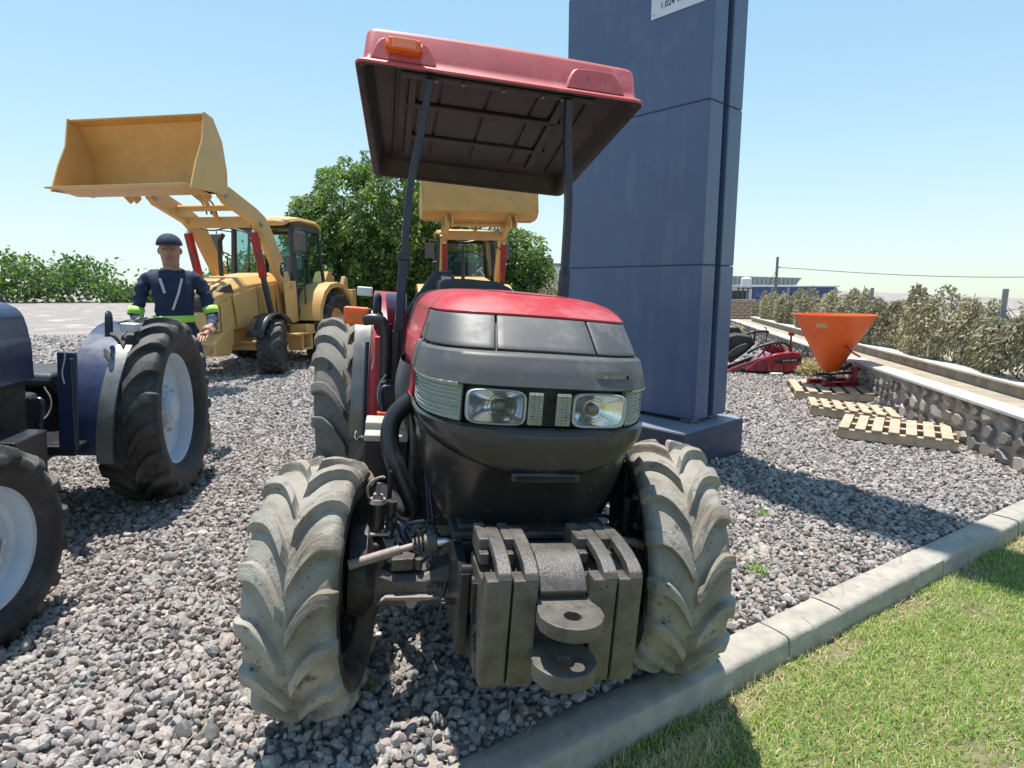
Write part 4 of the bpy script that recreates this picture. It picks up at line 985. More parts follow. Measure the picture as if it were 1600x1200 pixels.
for z0, z1 in zip(levels[:-1], levels[1:]):
    m = MB(); m.box2((0, .0, z0+.0018), (.215, WBD, z1-.0018)); m.build('front_panel', BLUE, TW, bevel=.012, seg=3)
    m = MB(); m.box2((.305, .0, z0+.0018), (.53, WBD, z1-.0018)); m.build('rear_panel', BLUE, TW, bevel=.012, seg=3)
m = MB(); m.box2((.01, .04, .40), (.52, WBD-.04, 13.3)); m.build('tower_core', BLUD, TW)
for x in (.12, .42):
    for y in (.12, WBD-.12, 1.0): m = MB(); m.box2((x-.06, y-.06, .334), (x+.06, y+.06, .39)); m.build('base_foot', mat('foot_grey', (.35, .33, .3), .7), TW)
m = MB(); m.box2((-.06, .95, .33), (.0, 1.05, .355)); m.build('base_bracket', mat('bracket_pale', (.6, .55, .5), .6), TW, bevel=.004)
nt = BLUE.node_tree; b = nt.nodes['Principled BSDF']; src = b.inputs['Base Color'].links[0].from_socket
tc = nt.nodes.new('ShaderNodeTexCoord'); mp = nt.nodes.new('ShaderNodeMapping'); mp.inputs['Scale'].default_value = (7, 7, .5); nt.links.new(tc.outputs['Object'], mp.inputs[0])
n1 = nt.nodes.new('ShaderNodeTexNoise'); n1.inputs['Scale'].default_value = 1.4; n1.inputs['Detail'].default_value = 7; nt.links.new(mp.outputs[0], n1.inputs['Vector'])
n2 = nt.nodes.new('ShaderNodeTexNoise'); n2.inputs['Scale'].default_value = 2.2; n2.inputs['Detail'].default_value = 9; n2.inputs['Distortion'].default_value = 1.2; nt.links.new(tc.outputs['Object'], n2.inputs['Vector'])
mu = nt.nodes.new('ShaderNodeMath'); mu.operation = 'MULTIPLY'; nt.links.new(n1.outputs[0], mu.inputs[0]); nt.links.new(n2.outputs[0], mu.inputs[1])
mr = nt.nodes.new('ShaderNodeMapRange'); mr.inputs[1].default_value = .24; mr.inputs[2].default_value = .40; mr.inputs[4].default_value = .55; nt.links.new(mu.outputs[0], mr.inputs[0])
mx = nt.nodes.new('ShaderNodeMix'); mx.data_type = 'RGBA'; nt.links.new(mr.outputs[0], mx.inputs[0]); nt.links.new(src, mx.inputs[6]); mx.inputs[7].default_value = (.12, .16, .245, 1); nt.links.new(mx.outputs[2], b.inputs['Base Color'])
# notice plate with wording
pl = MB(); pl.box2((-.008, .03, 3.757), (-.001, .595, 4.17)); pl = pl.build('notice_plate', mat('plate_white', (.62, .66, .74), .4, var=.05), TW, bevel=.002)
text('notice_text', '1.024 WSM', .066, mat('print_dark', (.012, .014, .03), .6), pl, (-.0095, .355, 3.842), (R(90), 0, R(-90)), extrude=.0005, sx=.95)
for y, z in ((.565, 3.787), (.06, 3.787), (.565, 4.14), (.06, 4.14)): m = MB(); m.cyl((-.008, y, z), (-.012, y, z), .007, n=10); m.build('screw', STEEL, pl)

# ------------------------------------------------------------------ backhoe loaders
TY_BF = tyre_mesh('loader_front_tyre', .97, .33, .25, 16, .032, [TRK, RUBD], seed=11, nth=288, nu=30, lthick=.06, rise=.34)
TY_BR = tyre_mesh('loader_rear_tyre', 1.42, .48, .36, 17, .042, [TRK, RUBD], seed=12, nth=288, nu=30, lthick=.085, rise=.32)
def bar(m, a, b, w, h):
    """rectangular bar from a to b; w along x, h in the plane"""
    a, b = Vector(a), Vector(b); t = (b-a).normalized(); n = Vector((1, 0, 0)).cross(t).normalized()*h/2; x = Vector((w/2, 0, 0))
    m.add([a-x-n, a+x-n, a+x+n, a-x+n, b-x-n, b+x-n, b+x+n, b-x+n], [(0, 1, 2, 3), (4, 5, 6, 7), (0, 1, 5, 4), (1, 2, 6, 5), (2, 3, 7, 6), (3, 0, 4, 7)])
def make_loader(label, word=None):
    T = empty('backhoe_loader', (0, 0, 0), label=label, cat='backhoe loader', group='yellow backhoe loaders parked by the trees')
    for sg in (-1, 1):
        make_wheel(T, 'front_wheel', TY_BF, .25, .33, YEL, sg, (sg*.88, 0, .483), (0, 0, .42))
        make_wheel(T, 'rear_wheel', TY_BR, .36, .48, YEL, sg, (sg*.86, 2.15, .708), (0, 0, 0), hub=.14)
        m = MB(); G = []
        for k in range(9):
            a = R(20+k*15); G.append([(sg*.72, -math.cos(a)*.56, .50+math.sin(a)*.56), (sg*1.04, -math.cos(a)*.58, .50+math.sin(a)*.57)])
        m.grid(G); o = m.build('front_fender', BLK, T); s_ = o.modifiers.new('s', 'SOLIDIFY'); s_.thickness = .02
        # rear fender: flat arch
        out = [(1.30, .86), (1.36, 1.15), (1.55, 1.42), (1.80, 1.56), (2.15, 1.60), (2.50, 1.54), (2.80, 1.32), (2.96, 1.0)]
        inn = [(2.84, 1.0), (2.70, 1.26), (2.42, 1.46), (2.15, 1.50), (1.86, 1.46), (1.64, 1.33), (1.48, 1.1), (1.44, .86)]
        m = MB(); m.ext(out+inn, 0, sg*.62, sg*1.12); m.ext([(1.35, .9)]+out[1:-1]+[(2.9, .9)], 0, sg*.60, sg*.63); m.build('rear_fender', YEL, T, bevel=.015)
    # chassis, axle, nose
    m = MB(); m.box2((-.34, -.70, .50), (.34, 2.9, .85)); m.box2((-.45, -.95, .40), (.45, -.62, .62)); m.ext([(-.95, .40), (-.55, .38), (-.42, .62), (-.42, .95), (-.95, .62)], 0, -.46, .46); m.build('chassis', YEL, T, bevel=.03)
    m = MB(); bar(m, (-.80, 0, .50), (.80, 0, .50), .1, .1); m.box2((-.8, -.09, .42), (.8, .09, .57)); m.cyl((-.74, -.12, .56), (.74, -.12, .56), .035, n=12); m.box2((-.82, -.1, .36), (-.70, .1, .64)); m.box2((.70, -.1, .36), (.82, .1, .64)); m.build('front_axle', YEL, T, bevel=.012)
    m = MB(); m.box2((-.16, 2.0, .6), (.16, 2.3, .85)); m.cyl((-.7, 2.15, .708), (.7, 2.15, .708), .15, n=18); m.build('rear_axle', YEL, T)
    # hood: tapered wedge with grille and side panels
    m = MB(); sec = [(-.80, .36, .78, 1.42), (-.72, .40, .78, 1.50), (-.1, .46, .80, 1.66), (1.2, .48, .85, 1.78)]; G = []
    for y, w, z0, z1 in sec: G.append([(-w, y, z0), (-w, y, z1-.14), (-w+.14, y, z1), (w-.14, y, z1), (w, y, z1-.14), (w, y, z0)])
    m.grid(G, closed_v=True); m.f += [tuple(range(6)), tuple(range(18, 24))]; m.mi += [0, 0]; H = m.build('hood', YEL, T, bevel=.025, ang=15)
    m = MB(); m.add([(-.33, -.806, 1.10), (.33, -.806, 1.10), (.30, -.806, 1.36), (-.30, -.806, 1.36), (-.31, -.80, 1.40), (.31, -.80, 1.40), (.33, -.62, 1.50), (-.33, -.62, 1.50)], [(0, 1, 2, 3), (4, 5, 6, 7)]); o = m.build('grille', DGR, H); s_ = o.modifiers.new('s', 'SOLIDIFY'); s_.thickness = .02; s_.offset = 0
    m = MB()
    for k in range(6): m.box2((-.31, -.825, 1.12+k*.038), (.31, -.81, 1.135+k*.038))
    m.build('grille_bar', BLK, H)
    for sg in (-1, 1):
        m = MB(); m.ext([(-.70, .80), (-.70, 1.22), (-.45, 1.34), (-.35, .82)], 0, sg*.425, sg*.445); m.ext([(-.33, .82), (-.42, 1.36), (.25, 1.50), (.30, .86)], 0, sg*.462, sg*.474); m.ext([(.34, .86), (.29, 1.50), (1.1, 1.58), (1.1, .9)], 0, sg*.482, sg*.49); m.build('side_panel', YEL, H, bevel=.008)
        m = MB(); m.ext([(-.79, 1.42), (-.35, 1.40), (-.42, 1.55), (-.66, 1.50)], 0, sg*.405, sg*.455); m.build('side_lamp_panel', DGR, H, bevel=.01)
        m = MB(); m.box2((sg*.62, 1.05, .62), (sg*.98, 1.35, .80)); m.box2((sg*.66, .62, .62), (sg*1.0, 1.35, .66)); m.box2((sg*.68, .85, .36), (sg*.98, .9, .62)); m.box2((sg*.68, 1.2, .36), (sg*.98, 1.25, .62)); m.box2((sg*.68, .85, .33), (sg*.98, 1.25, .37)); m.build('step', YEL, T, bevel=.01)
    m = MB(); m.tube([(-.22, .32, 1.70), (-.22, .32, 2.02), (-.22, .34, 2.30), (-.20, .42, 2.42)], .04, n=12); m.build('exhaust_stack', BLK, T)
    # cab
    ca = empty('cab', (0, 0, 0)); ca.parent = T
    x0, x1, x2 = .62, .70, .64
    cols = {'a': (1.28, .92), 'at': (1.42, 2.68), 'b': (2.15, 1.0), 'bt': (2.2, 2.70), 'c': (2.95, 1.35), 'ct': (2.86, 2.66)}
    for sg in (-1, 1):
        for p, q, r in (((sg*.66, 1.26, .90), (sg*.62, 1.36, 2.66), .05), ((sg*.70, 2.02, 1.45), (sg*.64, 2.08, 2.68), .03), ((sg*.68, 2.92, 1.45), (sg*.60, 2.82, 2.64), .045)):
            m = MB(); m.cyl(p, q, r, r*.9, n=8); m.build('cab_post', BLK, T)
        m = MB(); m.add([(sg*.68, 1.30, .95), (sg*.70, 2.0, 1.0), (sg*.70, 2.02, 1.5), (sg*.645, 2.06, 2.62), (sg*.625, 1.38, 2.62)], [(0, 1, 2, 3, 4)]); m.build('side_window', GLCAB, T, fix=False)
        m = MB(); m.add([(sg*.70, 2.05, 1.5), (sg*.68, 2.90, 1.5), (sg*.605, 2.80, 2.62), (sg*.645, 2.10, 2.62)], [(0, 1, 2, 3)]); m.build('side_window', GLCAB, T, fix=False)
        m = MB(); m.tube([(sg*.71, 1.36, 2.10), (sg*.80, 1.38, 2.10), (sg*.80, 1.38, 1.1), (sg*.72, 1.36, 1.05)], .014, n=8); m.build('grab_rail', BLK, T)
        m = MB(); m.tube([(sg*.64, 1.34, 2.55), (sg*.85, 1.20, 2.58), (sg*.86, 1.18, 2.5)], .013, n=8); m.box((sg*.86, 1.16, 2.33), (.21, .08, .32)); m.tube([(sg*.80, 1.22, 2.18), (sg*.66, 1.34, 2.08)], .011, n=8); m.build('mirror', mat('mirror_grey', (.10, .10, .105), .45), T, bevel=.035)
        for k, x in enumerate((.34, .52)):
            m = MB(); m.box((sg*x, 1.22, 2.70), (.12, .07, .09)); wl = m.build('work_lamp', DGR, T, bevel=.01); m = MB(); m.box((sg*x, 1.18, 2.70), (.09, .01, .065)); m.build('lamp_glass', WHT, wl)
        m = MB(); m.ext([(1.24, .86), (1.30, 1.0), (1.42, .98), (2.05, 1.45), (2.0, .9)], 0, sg*.66, sg*.69); m.build('lower_door', BLK, T)
    m = MB(); m.box((.24, 1.20, 2.70), (.09, .06, .075)); m.build('indicator', AMB, T, bevel=.01)
    m = MB(); m.box2((-.64, 1.32, 2.60), (.64, 1.40, 2.70)); m.box2((-.62, 2.80, 2.58), (.62, 2.88, 2.68))
    for sg in (-1, 1):
        m.box2((sg*.60, 1.36, 2.58), (sg*.66, 2.86, 2.68)); m.tube([(sg*.705, 1.30, 1.0), (sg*.715, 2.0, 1.45), (sg*.71, 2.9, 1.47)], .04, n=8); m.cyl((sg*.69, 1.28, .92), (sg*.63, 1.39, 2.64), .066, .06, n=8)
        m.box((sg*.655, 2.12, 2.42), (.05, .10, .07)); m.box((sg*.70, 2.1, 1.62), (.05, .12, .08)); m.tube([(sg*.69, 1.55, 1.66), (sg*.69, 1.95, 1.68)], .015, n=6)
    m.build('window_frame', BLK, T, bevel=.006)
    m = MB(); m.add([(-.60, 1.275, 1.10), (.60, 1.275, 1.10), (.60, 1.36, 2.64), (-.60, 1.36, 2.64)], [(0, 1, 2, 3)]); ws = m.build('windscreen', GLCAB, T, fix=False)
    m = MB(); m.add([(-.62, 2.90, 1.5), (.62, 2.90, 1.5), (.58, 2.82, 2.62), (-.58, 2.82, 2.62)], [(0, 1, 2, 3)]); m.build('rear_window', GLCAB, T, fix=False)
    m = MB(); m.box2((-.62, 1.24, .88), (.62, 1.32, 1.12)); m.box2((-.64, 1.3, .80), (.64, 2.9, .92)); m.box2((-.66, 2.1, .9), (.66, 2.95, 1.48)); m.build('cab_floor', BLK, T, bevel=.01)
    m = MB(); m.tube([(0.05, 1.32, 1.1), (.05, 1.5, 1.5), (.05, 1.52, 1.52)], .05, n=8); ring = [(.05+.19*math.cos(R(a)), 1.56+.1*math.sin(R(a)), 1.60+.16*math.sin(R(a))) for a in range(0, 361, 20)]; m.tube(ring, .015, n=6); m.build('steering_wheel', BLK, T)
    m = MB(); m.box((0, 2.2, 1.35), (.5, .5, .14)); m.box((0, 2.48, 1.75), (.48, .14, .75), (-.1, 0, 0)); m.build('driver_seat', DGR, T, bevel=.04)
    m = MB(); G = []
    for y, w, z in ((1.16, .60, 2.70), (1.22, .68, 2.76), (1.6, .74, 2.81), (2.5, .74, 2.80), (2.95, .66, 2.71), (3.02, .60, 2.66)): G.append([(-w, y, z-.06), (-w*.96, y, z), (-w*.6, y, z+.03), (w*.6, y, z+.03), (w*.96, y, z), (w, y, z-.06), (w*.9, y, z-.07), (-w*.9, y, z-.07)])
    m.grid(G, closed_v=True); m.f += [tuple(range(8)), tuple(range(40, 48))]; m.mi += [0, 0]; m.build('cab_roof', YEL, T, bevel=.012)
    for o in list(COL.objects):
        if o.parent == T and o.name.split('.')[0] in ('cab_post', 'side_window', 'rear_window', 'window_frame', 'driver_seat', 'cab_roof', 'windscreen'):
            for v in o.data.vertices:
                v.co.y = 1.28+(v.co.y-1.28)*(.74 if v.co.y > 1.28 else 1); v.co.x *= .95
    bpy.data.objects.remove(ca)
    m = MB(); m.box2((.28, 1.225, 1.13), (.55, 1.235, 1.32)); pn = m.build('paper_notice', WHT, T); m = MB(); [m.box2((.31, 1.222, 1.16+k*.035), (.31+.17+.04*(k % 2), 1.2245, 1.168+k*.035)) for k in range(4)]; m.build('printed_line', DGR, pn, kind='stuff')
    if word:
        t = text('windscreen_sign', word, .30, WHT, ws, (.18, 1.30, 1.72), (R(93), R(-38), 0), extrude=.002)
    # loader arms: base link, main arm with knee, cylinders, red brace
    piv = (1.02, 1.50); knee = (.20, 2.58); tip = (-.72, 2.92)
    for sg in (-1, 1):
        x = sg*.62
        m = MB()
        prof = [(1.10, 1.42), (1.12, 1.60), (.52, 2.52), (.36, 2.70), (.10, 2.82), (-.62, 3.06), (-.76, 3.04), (-.80, 2.90), (-.70, 2.80), (-.02, 2.58), (.22, 2.40), (.92, 1.38)]
        m.ext(prof, 0, x-.055, x+.055); am = m.build('loader_arm', YEL, T, bevel=.012)
        m = MB(); m.ext([(.85, .80), (.78, 1.60), (1.22, 1.62), (1.25, .85)], 0, x-.09, x-.062); m.ext([(.85, .80), (.78, 1.60), (1.22, 1.62), (1.25, .85)], 0, x+.062, x+.09); m.build('arm_tower', YEL, T, bevel=.01)
        m = MB(); m.cyl((x, .48, .98), (x, .30, 1.55), .055, n=12); m.cyl((x, .30, 1.55), (x, .14, 2.10), .052, n=12); m.build('lift_cylinder', DGR, T)
        m = MB(); bar(m, (x+sg*.0, .27, 1.66), (x, .06, 2.42), .11, .11); m.build('cylinder_brace', CYR, T, bevel=.015)
        m = MB(); m.cyl((x, .31, 1.55), (x, .06, 2.46), .030, n=10); m.build('lift_rod', CHR, T)
        [MB().cyl((x-q, py_, pz_), (x+q, py_, pz_), r_, n=14).build('pin', STEEL, am) for q, py_, pz_, r_ in ((.10, 1.02, 1.50, .045), (.08, -.72, 2.92, .05), (.09, .20, 2.56, .04))]
    mb = MB(); mb.ext([(.02, 0), (.10, .04), (.15, .12), (.13, .22), (.05, .27), (-.03, .25), (-.07, .14), (-.05, .05)], 0, .677, .682); mb.xf(Matrix.Translation((0, .80, 1.68))); bd = mb.build('model_badge', mat('badge_black', (.01, .01, .01), .4), T)
    text('badge_number', '416', .15, WHT, bd, (.684, .845, 1.815), (R(90), R(60), R(90)), extrude=.001)
    m = MB(); m.cyl((-.60, -.20, 2.80), (.60, -.20, 2.80), .055, n=16); m.box2((-.58, .02, 2.50), (.58, .10, 2.68)); m.build('cross_tube', YEL, T)
    m = MB()
    for x in (-.08, .0, .10): m.tube([(x, -.15, 2.70), (x+.01, -.22, 2.86), (x-.02, -.45, 2.98), (x, -.68, 3.05)], .013, n=6, smooth=2)
    m.tube([(-.5, .12, 2.52), (-.2, .15, 2.45), (.1, .12, 2.52), (.4, .16, 2.44), (.62, .3, 2.3)], .013, n=6, smooth=2); m.build('arm_hose', BLK, T)
    m = MB(); m.cyl((0, .05, 2.62), (0, -.35, 2.95), .04, n=12); m.cyl((0, -.35, 2.95), (0, -.70, 3.1), .026, n=10); m.build('tilt_cylinder', YEL, T)
    # bucket, tipped back and held high
    bp_ = [(-.66, 2.86), (-.70, 3.10), (-.62, 3.50), (-.66, 3.80), (-.80, 3.93)]
    prof = [(-.60, 2.92), (-.55, 3.20), (-.62, 3.62), (-.80, 3.90), (-.94, 3.93)]
    floor_ = [(-.60, 2.92), (-.95, 2.86), (-1.36, 2.90)]
    m = MB(); outer = [(-1.40, 2.90), (-.95, 2.84), (-.62, 2.88), (-.54, 3.0), (-.53, 3.22), (-.60, 3.62), (-.78, 3.90), (-.95, 3.95)]
    inner = [(y-.02*(1 if y > -.9 else 0), z+(.025 if i < 3 else .0)) for i, (y, z) in enumerate(outer)]; inner = [(-1.40, 2.915), (-.95, 2.87), (-.64, 2.91), (-.575, 3.01), (-.565, 3.22), (-.635, 3.61), (-.80, 3.875), (-.95, 3.925)]
    G = []
    for x in (-1.10, 1.10): G.append([(x, y, z) for y, z in outer+inner[::-1]])
    m.grid(G, closed_v=True); m.xf(Matrix.Translation((0, .72, -2.9))); bu = m.build('bucket', YELB, T, bevel=.006); bu.location = (0, -1.04, 2.9)
    def shift(mm): mm.xf(Matrix.Translation((0, .72, -2.9))); return mm
    for sg in (-1, 1):
        m = MB(); m.ext([(-1.38, 2.86), (-.62, 2.87), (-.54, 3.0), (-.53, 3.22), (-.60, 3.62), (-.78, 3.92), (-.97, 3.96), (-1.06, 3.55), (-1.22, 3.25)], 0, sg*1.102, sg*1.13); shift(m).build('bucket_side', YEL, bu, bevel=.006)
        m = MB(); [m.ext([(-.56, 2.92), (-.40, 2.80), (-.30, 2.88), (-.34, 3.02), (-.54, 3.35)], 0, sg*q, sg*(q+.03)) for q in (.55, .66)]; shift(m).build('bucket_bracket', YEL, bu, bevel=.005)
    m = MB(); m.box2((-1.10, -1.50, 2.885), (1.10, -1.36, 2.91)); m.box2((-1.08, -.56, 3.3), (1.08, -.52, 3.34)); shift(m).build('cutting_edge', YEL, bu, bevel=.004)
    # rear frame, stabilisers, folded boom
    m = MB(); m.ext([(2.95, .60), (2.95, 1.35), (3.20, 1.30), (3.35, 1.62), (3.42, 1.74), (3.55, 1.70), (3.58, 1.30), (3.45, .60)], 0, .60, .70); m.ext([(2.95, .60), (2.95, 1.35), (3.20, 1.30), (3.35, 1.62), (3.42, 1.74), (3.55, 1.70), (3.58, 1.30), (3.45, .60)], 0, -.70, -.60); m.box2((-.7, 3.05, .55), (.7, 3.3, 1.2)); m.build('rear_frame', YEL, T, bevel=.02)
    m = MB(); m.ext([(3.30, .75), (3.30, 1.2), (3.50, 1.6), (3.70, 1.85), (3.90, 1.82), (3.82, 1.5), (3.7, 1.1), (3.6, .75)], 0, -.16, .16); m.ext([(3.85, 1.8), (4.1, 1.75), (4.15, 1.0), (4.0, .5), (3.85, .55), (3.9, 1.2)], 0, -.12, .12); m.build('boom', YEL, T, bevel=.02)
    for sg in (-1, 1):
        m = MB(); m.box2((sg*.85, 3.1, .35), (sg*1.0, 3.3, 1.45)); m.box2((sg*.78, 3.05, .3), (sg*1.06, 3.35, .36)); m.build('stabiliser', YEL, T, bevel=.015)
    return T
LA = make_loader('yellow backhoe loader with raised bucket at the left, seen past the worker', 'CAT')
LB = copy_tree(LA); LB['label'] = 'yellow backhoe loader seen under the tractor canopy, bucket held high before the tree'
for o in list(LA.children_recursive):
    if o.name.startswith('windscreen_sign'): bpy.data.objects.remove(o)
LA.location = (-3.19, 9.32, 0); LA.rotation_euler = (0, 0, R(-21))
for o in LA.children:
    if o.name.startswith('bucket'): o.location.x -= .24; o.location.y -= .12
LB.location = (1.42, 10.75, -.03); LB.rotation_euler = (0, 0, R(0))
for o in LB.children:
    if o.name.startswith('bucket'): o.rotation_euler = (R(-98), 0, 0); o.location.y += .16; o.location.z += .17

# ------------------------------------------------------------------ second tractor, left edge
RIMW = mat('pale_blue_rim', (.55, .62, .68), .4, var=.08)
NAVY = mat('navy_paint', (.02, .03, .08), .35, var=.1, coat=.2)
T2 = copy_tree(TR_ := make_tractor(), skip=('front_weight', 'canopy', 'roll_post', 'hitch_tongue', 'hitch_cover', 'hitch_block', 'weight_carrier', 'canopy_beam', 'indicator_lamp', 'indicator_arm', 'post_bracket', 'seat_back'))
T2['label'] = 'navy tractor without canopy at the left edge, big black rear tyre on a pale rim'; T2['category'] = 'tractor'
T2.location = (-2.82, .62, -.03); T2.name = 'tractor'
TY_R2 = TY_R.copy(); TY_R2.materials[0] = TRK; TY_R2.materials[1] = RUBD
TY_F2 = TY_F.copy(); TY_F2.materials[0] = TRK; TY_F2.materials[1] = RUBD
for o in T2.children_recursive:
    if o.type != 'MESH': continue
    if o.data is TY_R: o.data = TY_R2
    if o.data is TY_F: o.data = TY_F2
    n = o.name.split('.')[0]
    rep = {RED: NAVY, REDC: NAVY, REDF: NAVY}
    if n in ('rim', 'hub'): rep = {REDC: RIMW, BLK: RIMW}
    if any(q in rep for q in o.data.materials):
        o.data = o.data.copy()
        for i, q in enumerate(o.data.materials):
            if q in rep: o.data.materials[i] = rep[q]

# ------------------------------------------------------------------ worker
def skin_person():
    root = empty('person', (-2.33, 4.02, 0), (0, 0, R(12)), label='worker in navy coveralls with lime reflective bands behind the left tyre', cat='person')
    J = [  # x, y, z, radius, parent
        (0, 0, .98, .150, -1), (0, -.01, 1.12, .145, 0), (0, -.01, 1.30, .165, 1), (0, .01, 1.46, .150, 2), (0, .01, 1.555, .062, 3), (0, -.01, 1.64, .070, 4), (0, -.02, 1.73, .092, 5), (0, -.01, 1.81, .075, 6),
        (.16, .01, 1.48, .072, 3), (.215, 0, 1.43, .062, 8), (.255, -.02, 1.28, .052, 9), (.285, -.06, 1.16, .046, 10), (.28, -.20, 1.08, .046, 11), (.24, -.32, 1.03, .036, 12),
        (-.16, .01, 1.48, .072, 3), (-.215, 0, 1.43, .062, 14), (-.255, -.02, 1.28, .052, 15), (-.28, -.05, 1.16, .046, 16), (-.24, -.20, 1.12, .046, 17), (-.16, -.31, 1.10, .036, 18),
        (.10, 0, .90, .115, 0), (.12, -.01, .70, .095, 20), (.125, -.02, .50, .075, 21), (.13, .01, .30, .068, 22), (.135, .03, .10, .058, 23),
        (-.10, 0, .90, .115, 0), (-.12, -.01, .70, .095, 25), (-.125, -.02, .50, .075, 26), (-.13, .01, .30, .068, 27), (-.135, .03, .10, .058, 28)]
    me = bpy.data.meshes.new('body'); me.from_pydata([j[:3] for j in J], [(j[4], i) for i, j in enumerate(J) if j[4] >= 0], [])
    o = bpy.data.objects.new('tmp', me); COL.objects.link(o); o.modifiers.new('skin', 'SKIN'); 
    sv = me.skin_vertices[0].data if me.skin_vertices else None
    if sv is None:
        bm = bmesh.new(); bm.from_mesh(me); bm.verts.layers.skin.verify(); bm.to_mesh(me); bm.free(); sv = me.skin_vertices[0].data
    for i, j in enumerate(J): sv[i].radius = (j[3], j[3]*(.78 if i in (0, 1, 2, 3) else 1)); sv[i].use_root = i == 0
    s = o.modifiers.new('sub', 'SUBSURF'); s.levels = 2; s.render_levels = 2
    bpy.context.view_layer.update(); dg = bpy.context.evaluated_depsgraph_get(); nm = bpy.data.meshes.new_from_object(o.evaluated_get(dg)); bpy.data.objects.remove(o)
    skin = mat('skin', (.42, .22, .14), .5); cov = mat('navy_coverall', (.022, .030, .070), .8, var=.3, scale=9, bump=.6, bscale=14)
    nm.materials.clear(); nm.materials.append(cov); nm.materials.append(skin)
    # folds, nose and brow shaped into the one mesh
    for v in nm.vertices:
        c = v.co
        if c.z > 1.60:
            if c.y < -.06 and abs(c.x) < .02 and 1.66 < c.z < 1.72: c.y -= .03
            if c.y < -.05 and abs(abs(c.x)-.032) < .014 and 1.705 < c.z < 1.735: c.y += .010
        else:
            c += v.normal*(.007*math.sin(c.z*52+c.x*33+math.sin(c.y*41)*2)+.005*math.sin(c.z*97-c.x*61))
    for p in nm.polygons:
        c = p.center
        if c.z > 1.555 and abs(c.x) < .12: p.material_index = 1
        if (c.y < -.235 and abs(c.x) > .1 and c.z > .9): p.material_index = 1
        p.use_smooth = True
    body = link_mesh('body', nm, root)
    for sg, hx, hy, hz, dx in ((1, .24, -.32, 1.03, -.03), (-1, -.16, -.31, 1.10, .06)):
        m = MB(); m.tube([(hx, hy+.02, hz), (hx+dx*.3, hy-.05, hz-.01), (hx+dx*.6, hy-.09, hz-.02)], .036, n=10, flat=.6)
        for k in range(4): m.tube([(hx+dx*.5+(k-1.5)*.019, hy-.08, hz-.015), (hx+dx*.8+(k-1.5)*.02, hy-.125, hz-.03), (hx+dx+(k-1.5)*.019, hy-.15+.004*abs(k-1.3), hz-.06)], [.0095, .0075], n=6)
        m.tube([(hx+.03*(-sg), hy-.02, hz), (hx+.055*(-sg), hy-.055, hz-.01), (hx+.05*(-sg), hy-.09, hz-.02)], [.012, .009], n=6); m.build('hand', skin, root)
    lime = mat('lime_reflective', (.42, .80, .10), .5); gry = mat('silver_tape', (.55, .57, .58), .4)
    def ring(a, b, r, th, mt, name, fl=1.): m = MB(); m.tube([a, b], r, n=20, flat=fl, caps=False); q = m.build(name, mt, root); s = q.modifiers.new('s', 'SOLIDIFY'); s.thickness = th; return q
    for sg in (1, -1):
        ring((sg*.268, -.035, 1.235), (sg*.283, -.055, 1.175), .060, .006, lime, 'sleeve_band')
        ring((sg*.128, -.01, .42), (sg*.13, .0, .36), .082, .006, lime, 'leg_band')
        m = MB(); m.box((sg*.14, -.03, .05), (.11, .29, .10)); m.box((sg*.14, .03, .12), (.11, .13, .12)); m.build('boot', mat('boot_leather', (.09, .07, .05), .7), root, bevel=.03)
    ring((0, -.01, 1.17), (0, -.01, 1.11), .178, .006, lime, 'chest_band', .8)
    m = MB(); m.tube([(.08, -.10, 1.48), (.05, -.13, 1.36), (.0, -.15, 1.22)], .012, n=6, flat=.5); m.tube([(-.08, -.10, 1.48), (-.05, -.13, 1.36)], .012, n=6); m.build('lanyard', gry, root)
    m = MB(); G = []
    for i in range(8):
        t = i/7*math.pi/2; r = .108*math.cos(t); G.append([(r*math.cos(a)*.92, -.012+r*math.sin(a), 1.76+.10*math.sin(t)) for a in np.linspace(0, 2*math.pi, 25)[:-1]])
    m.grid(G, closed_v=True); m.box((0, -.14, 1.765), (.14, .12, .01)); m.build('cap', mat('cap_navy', (.02, .025, .06), .8), root)
    for sg in (1, -1): m = MB(); m.tube([(sg*.076, .0, 1.735), (sg*.084, .01, 1.715), (sg*.078, .0, 1.69)], .010, n=6); m.build('ear', skin, root); m = MB(); m.box((sg*.032, -.106, 1.722), (.022, .006, .009)); m.build('eye', mat('eye_dark', (.02, .015, .01), .3), root)
    m = MB(); m.box((0, -.108, 1.655), (.045, .006, .009)); m.build('mouth', mat('lip', (.3, .12, .09), .5), root)
    root.scale = (1.1, 1.1, 1.07)
skin_person()

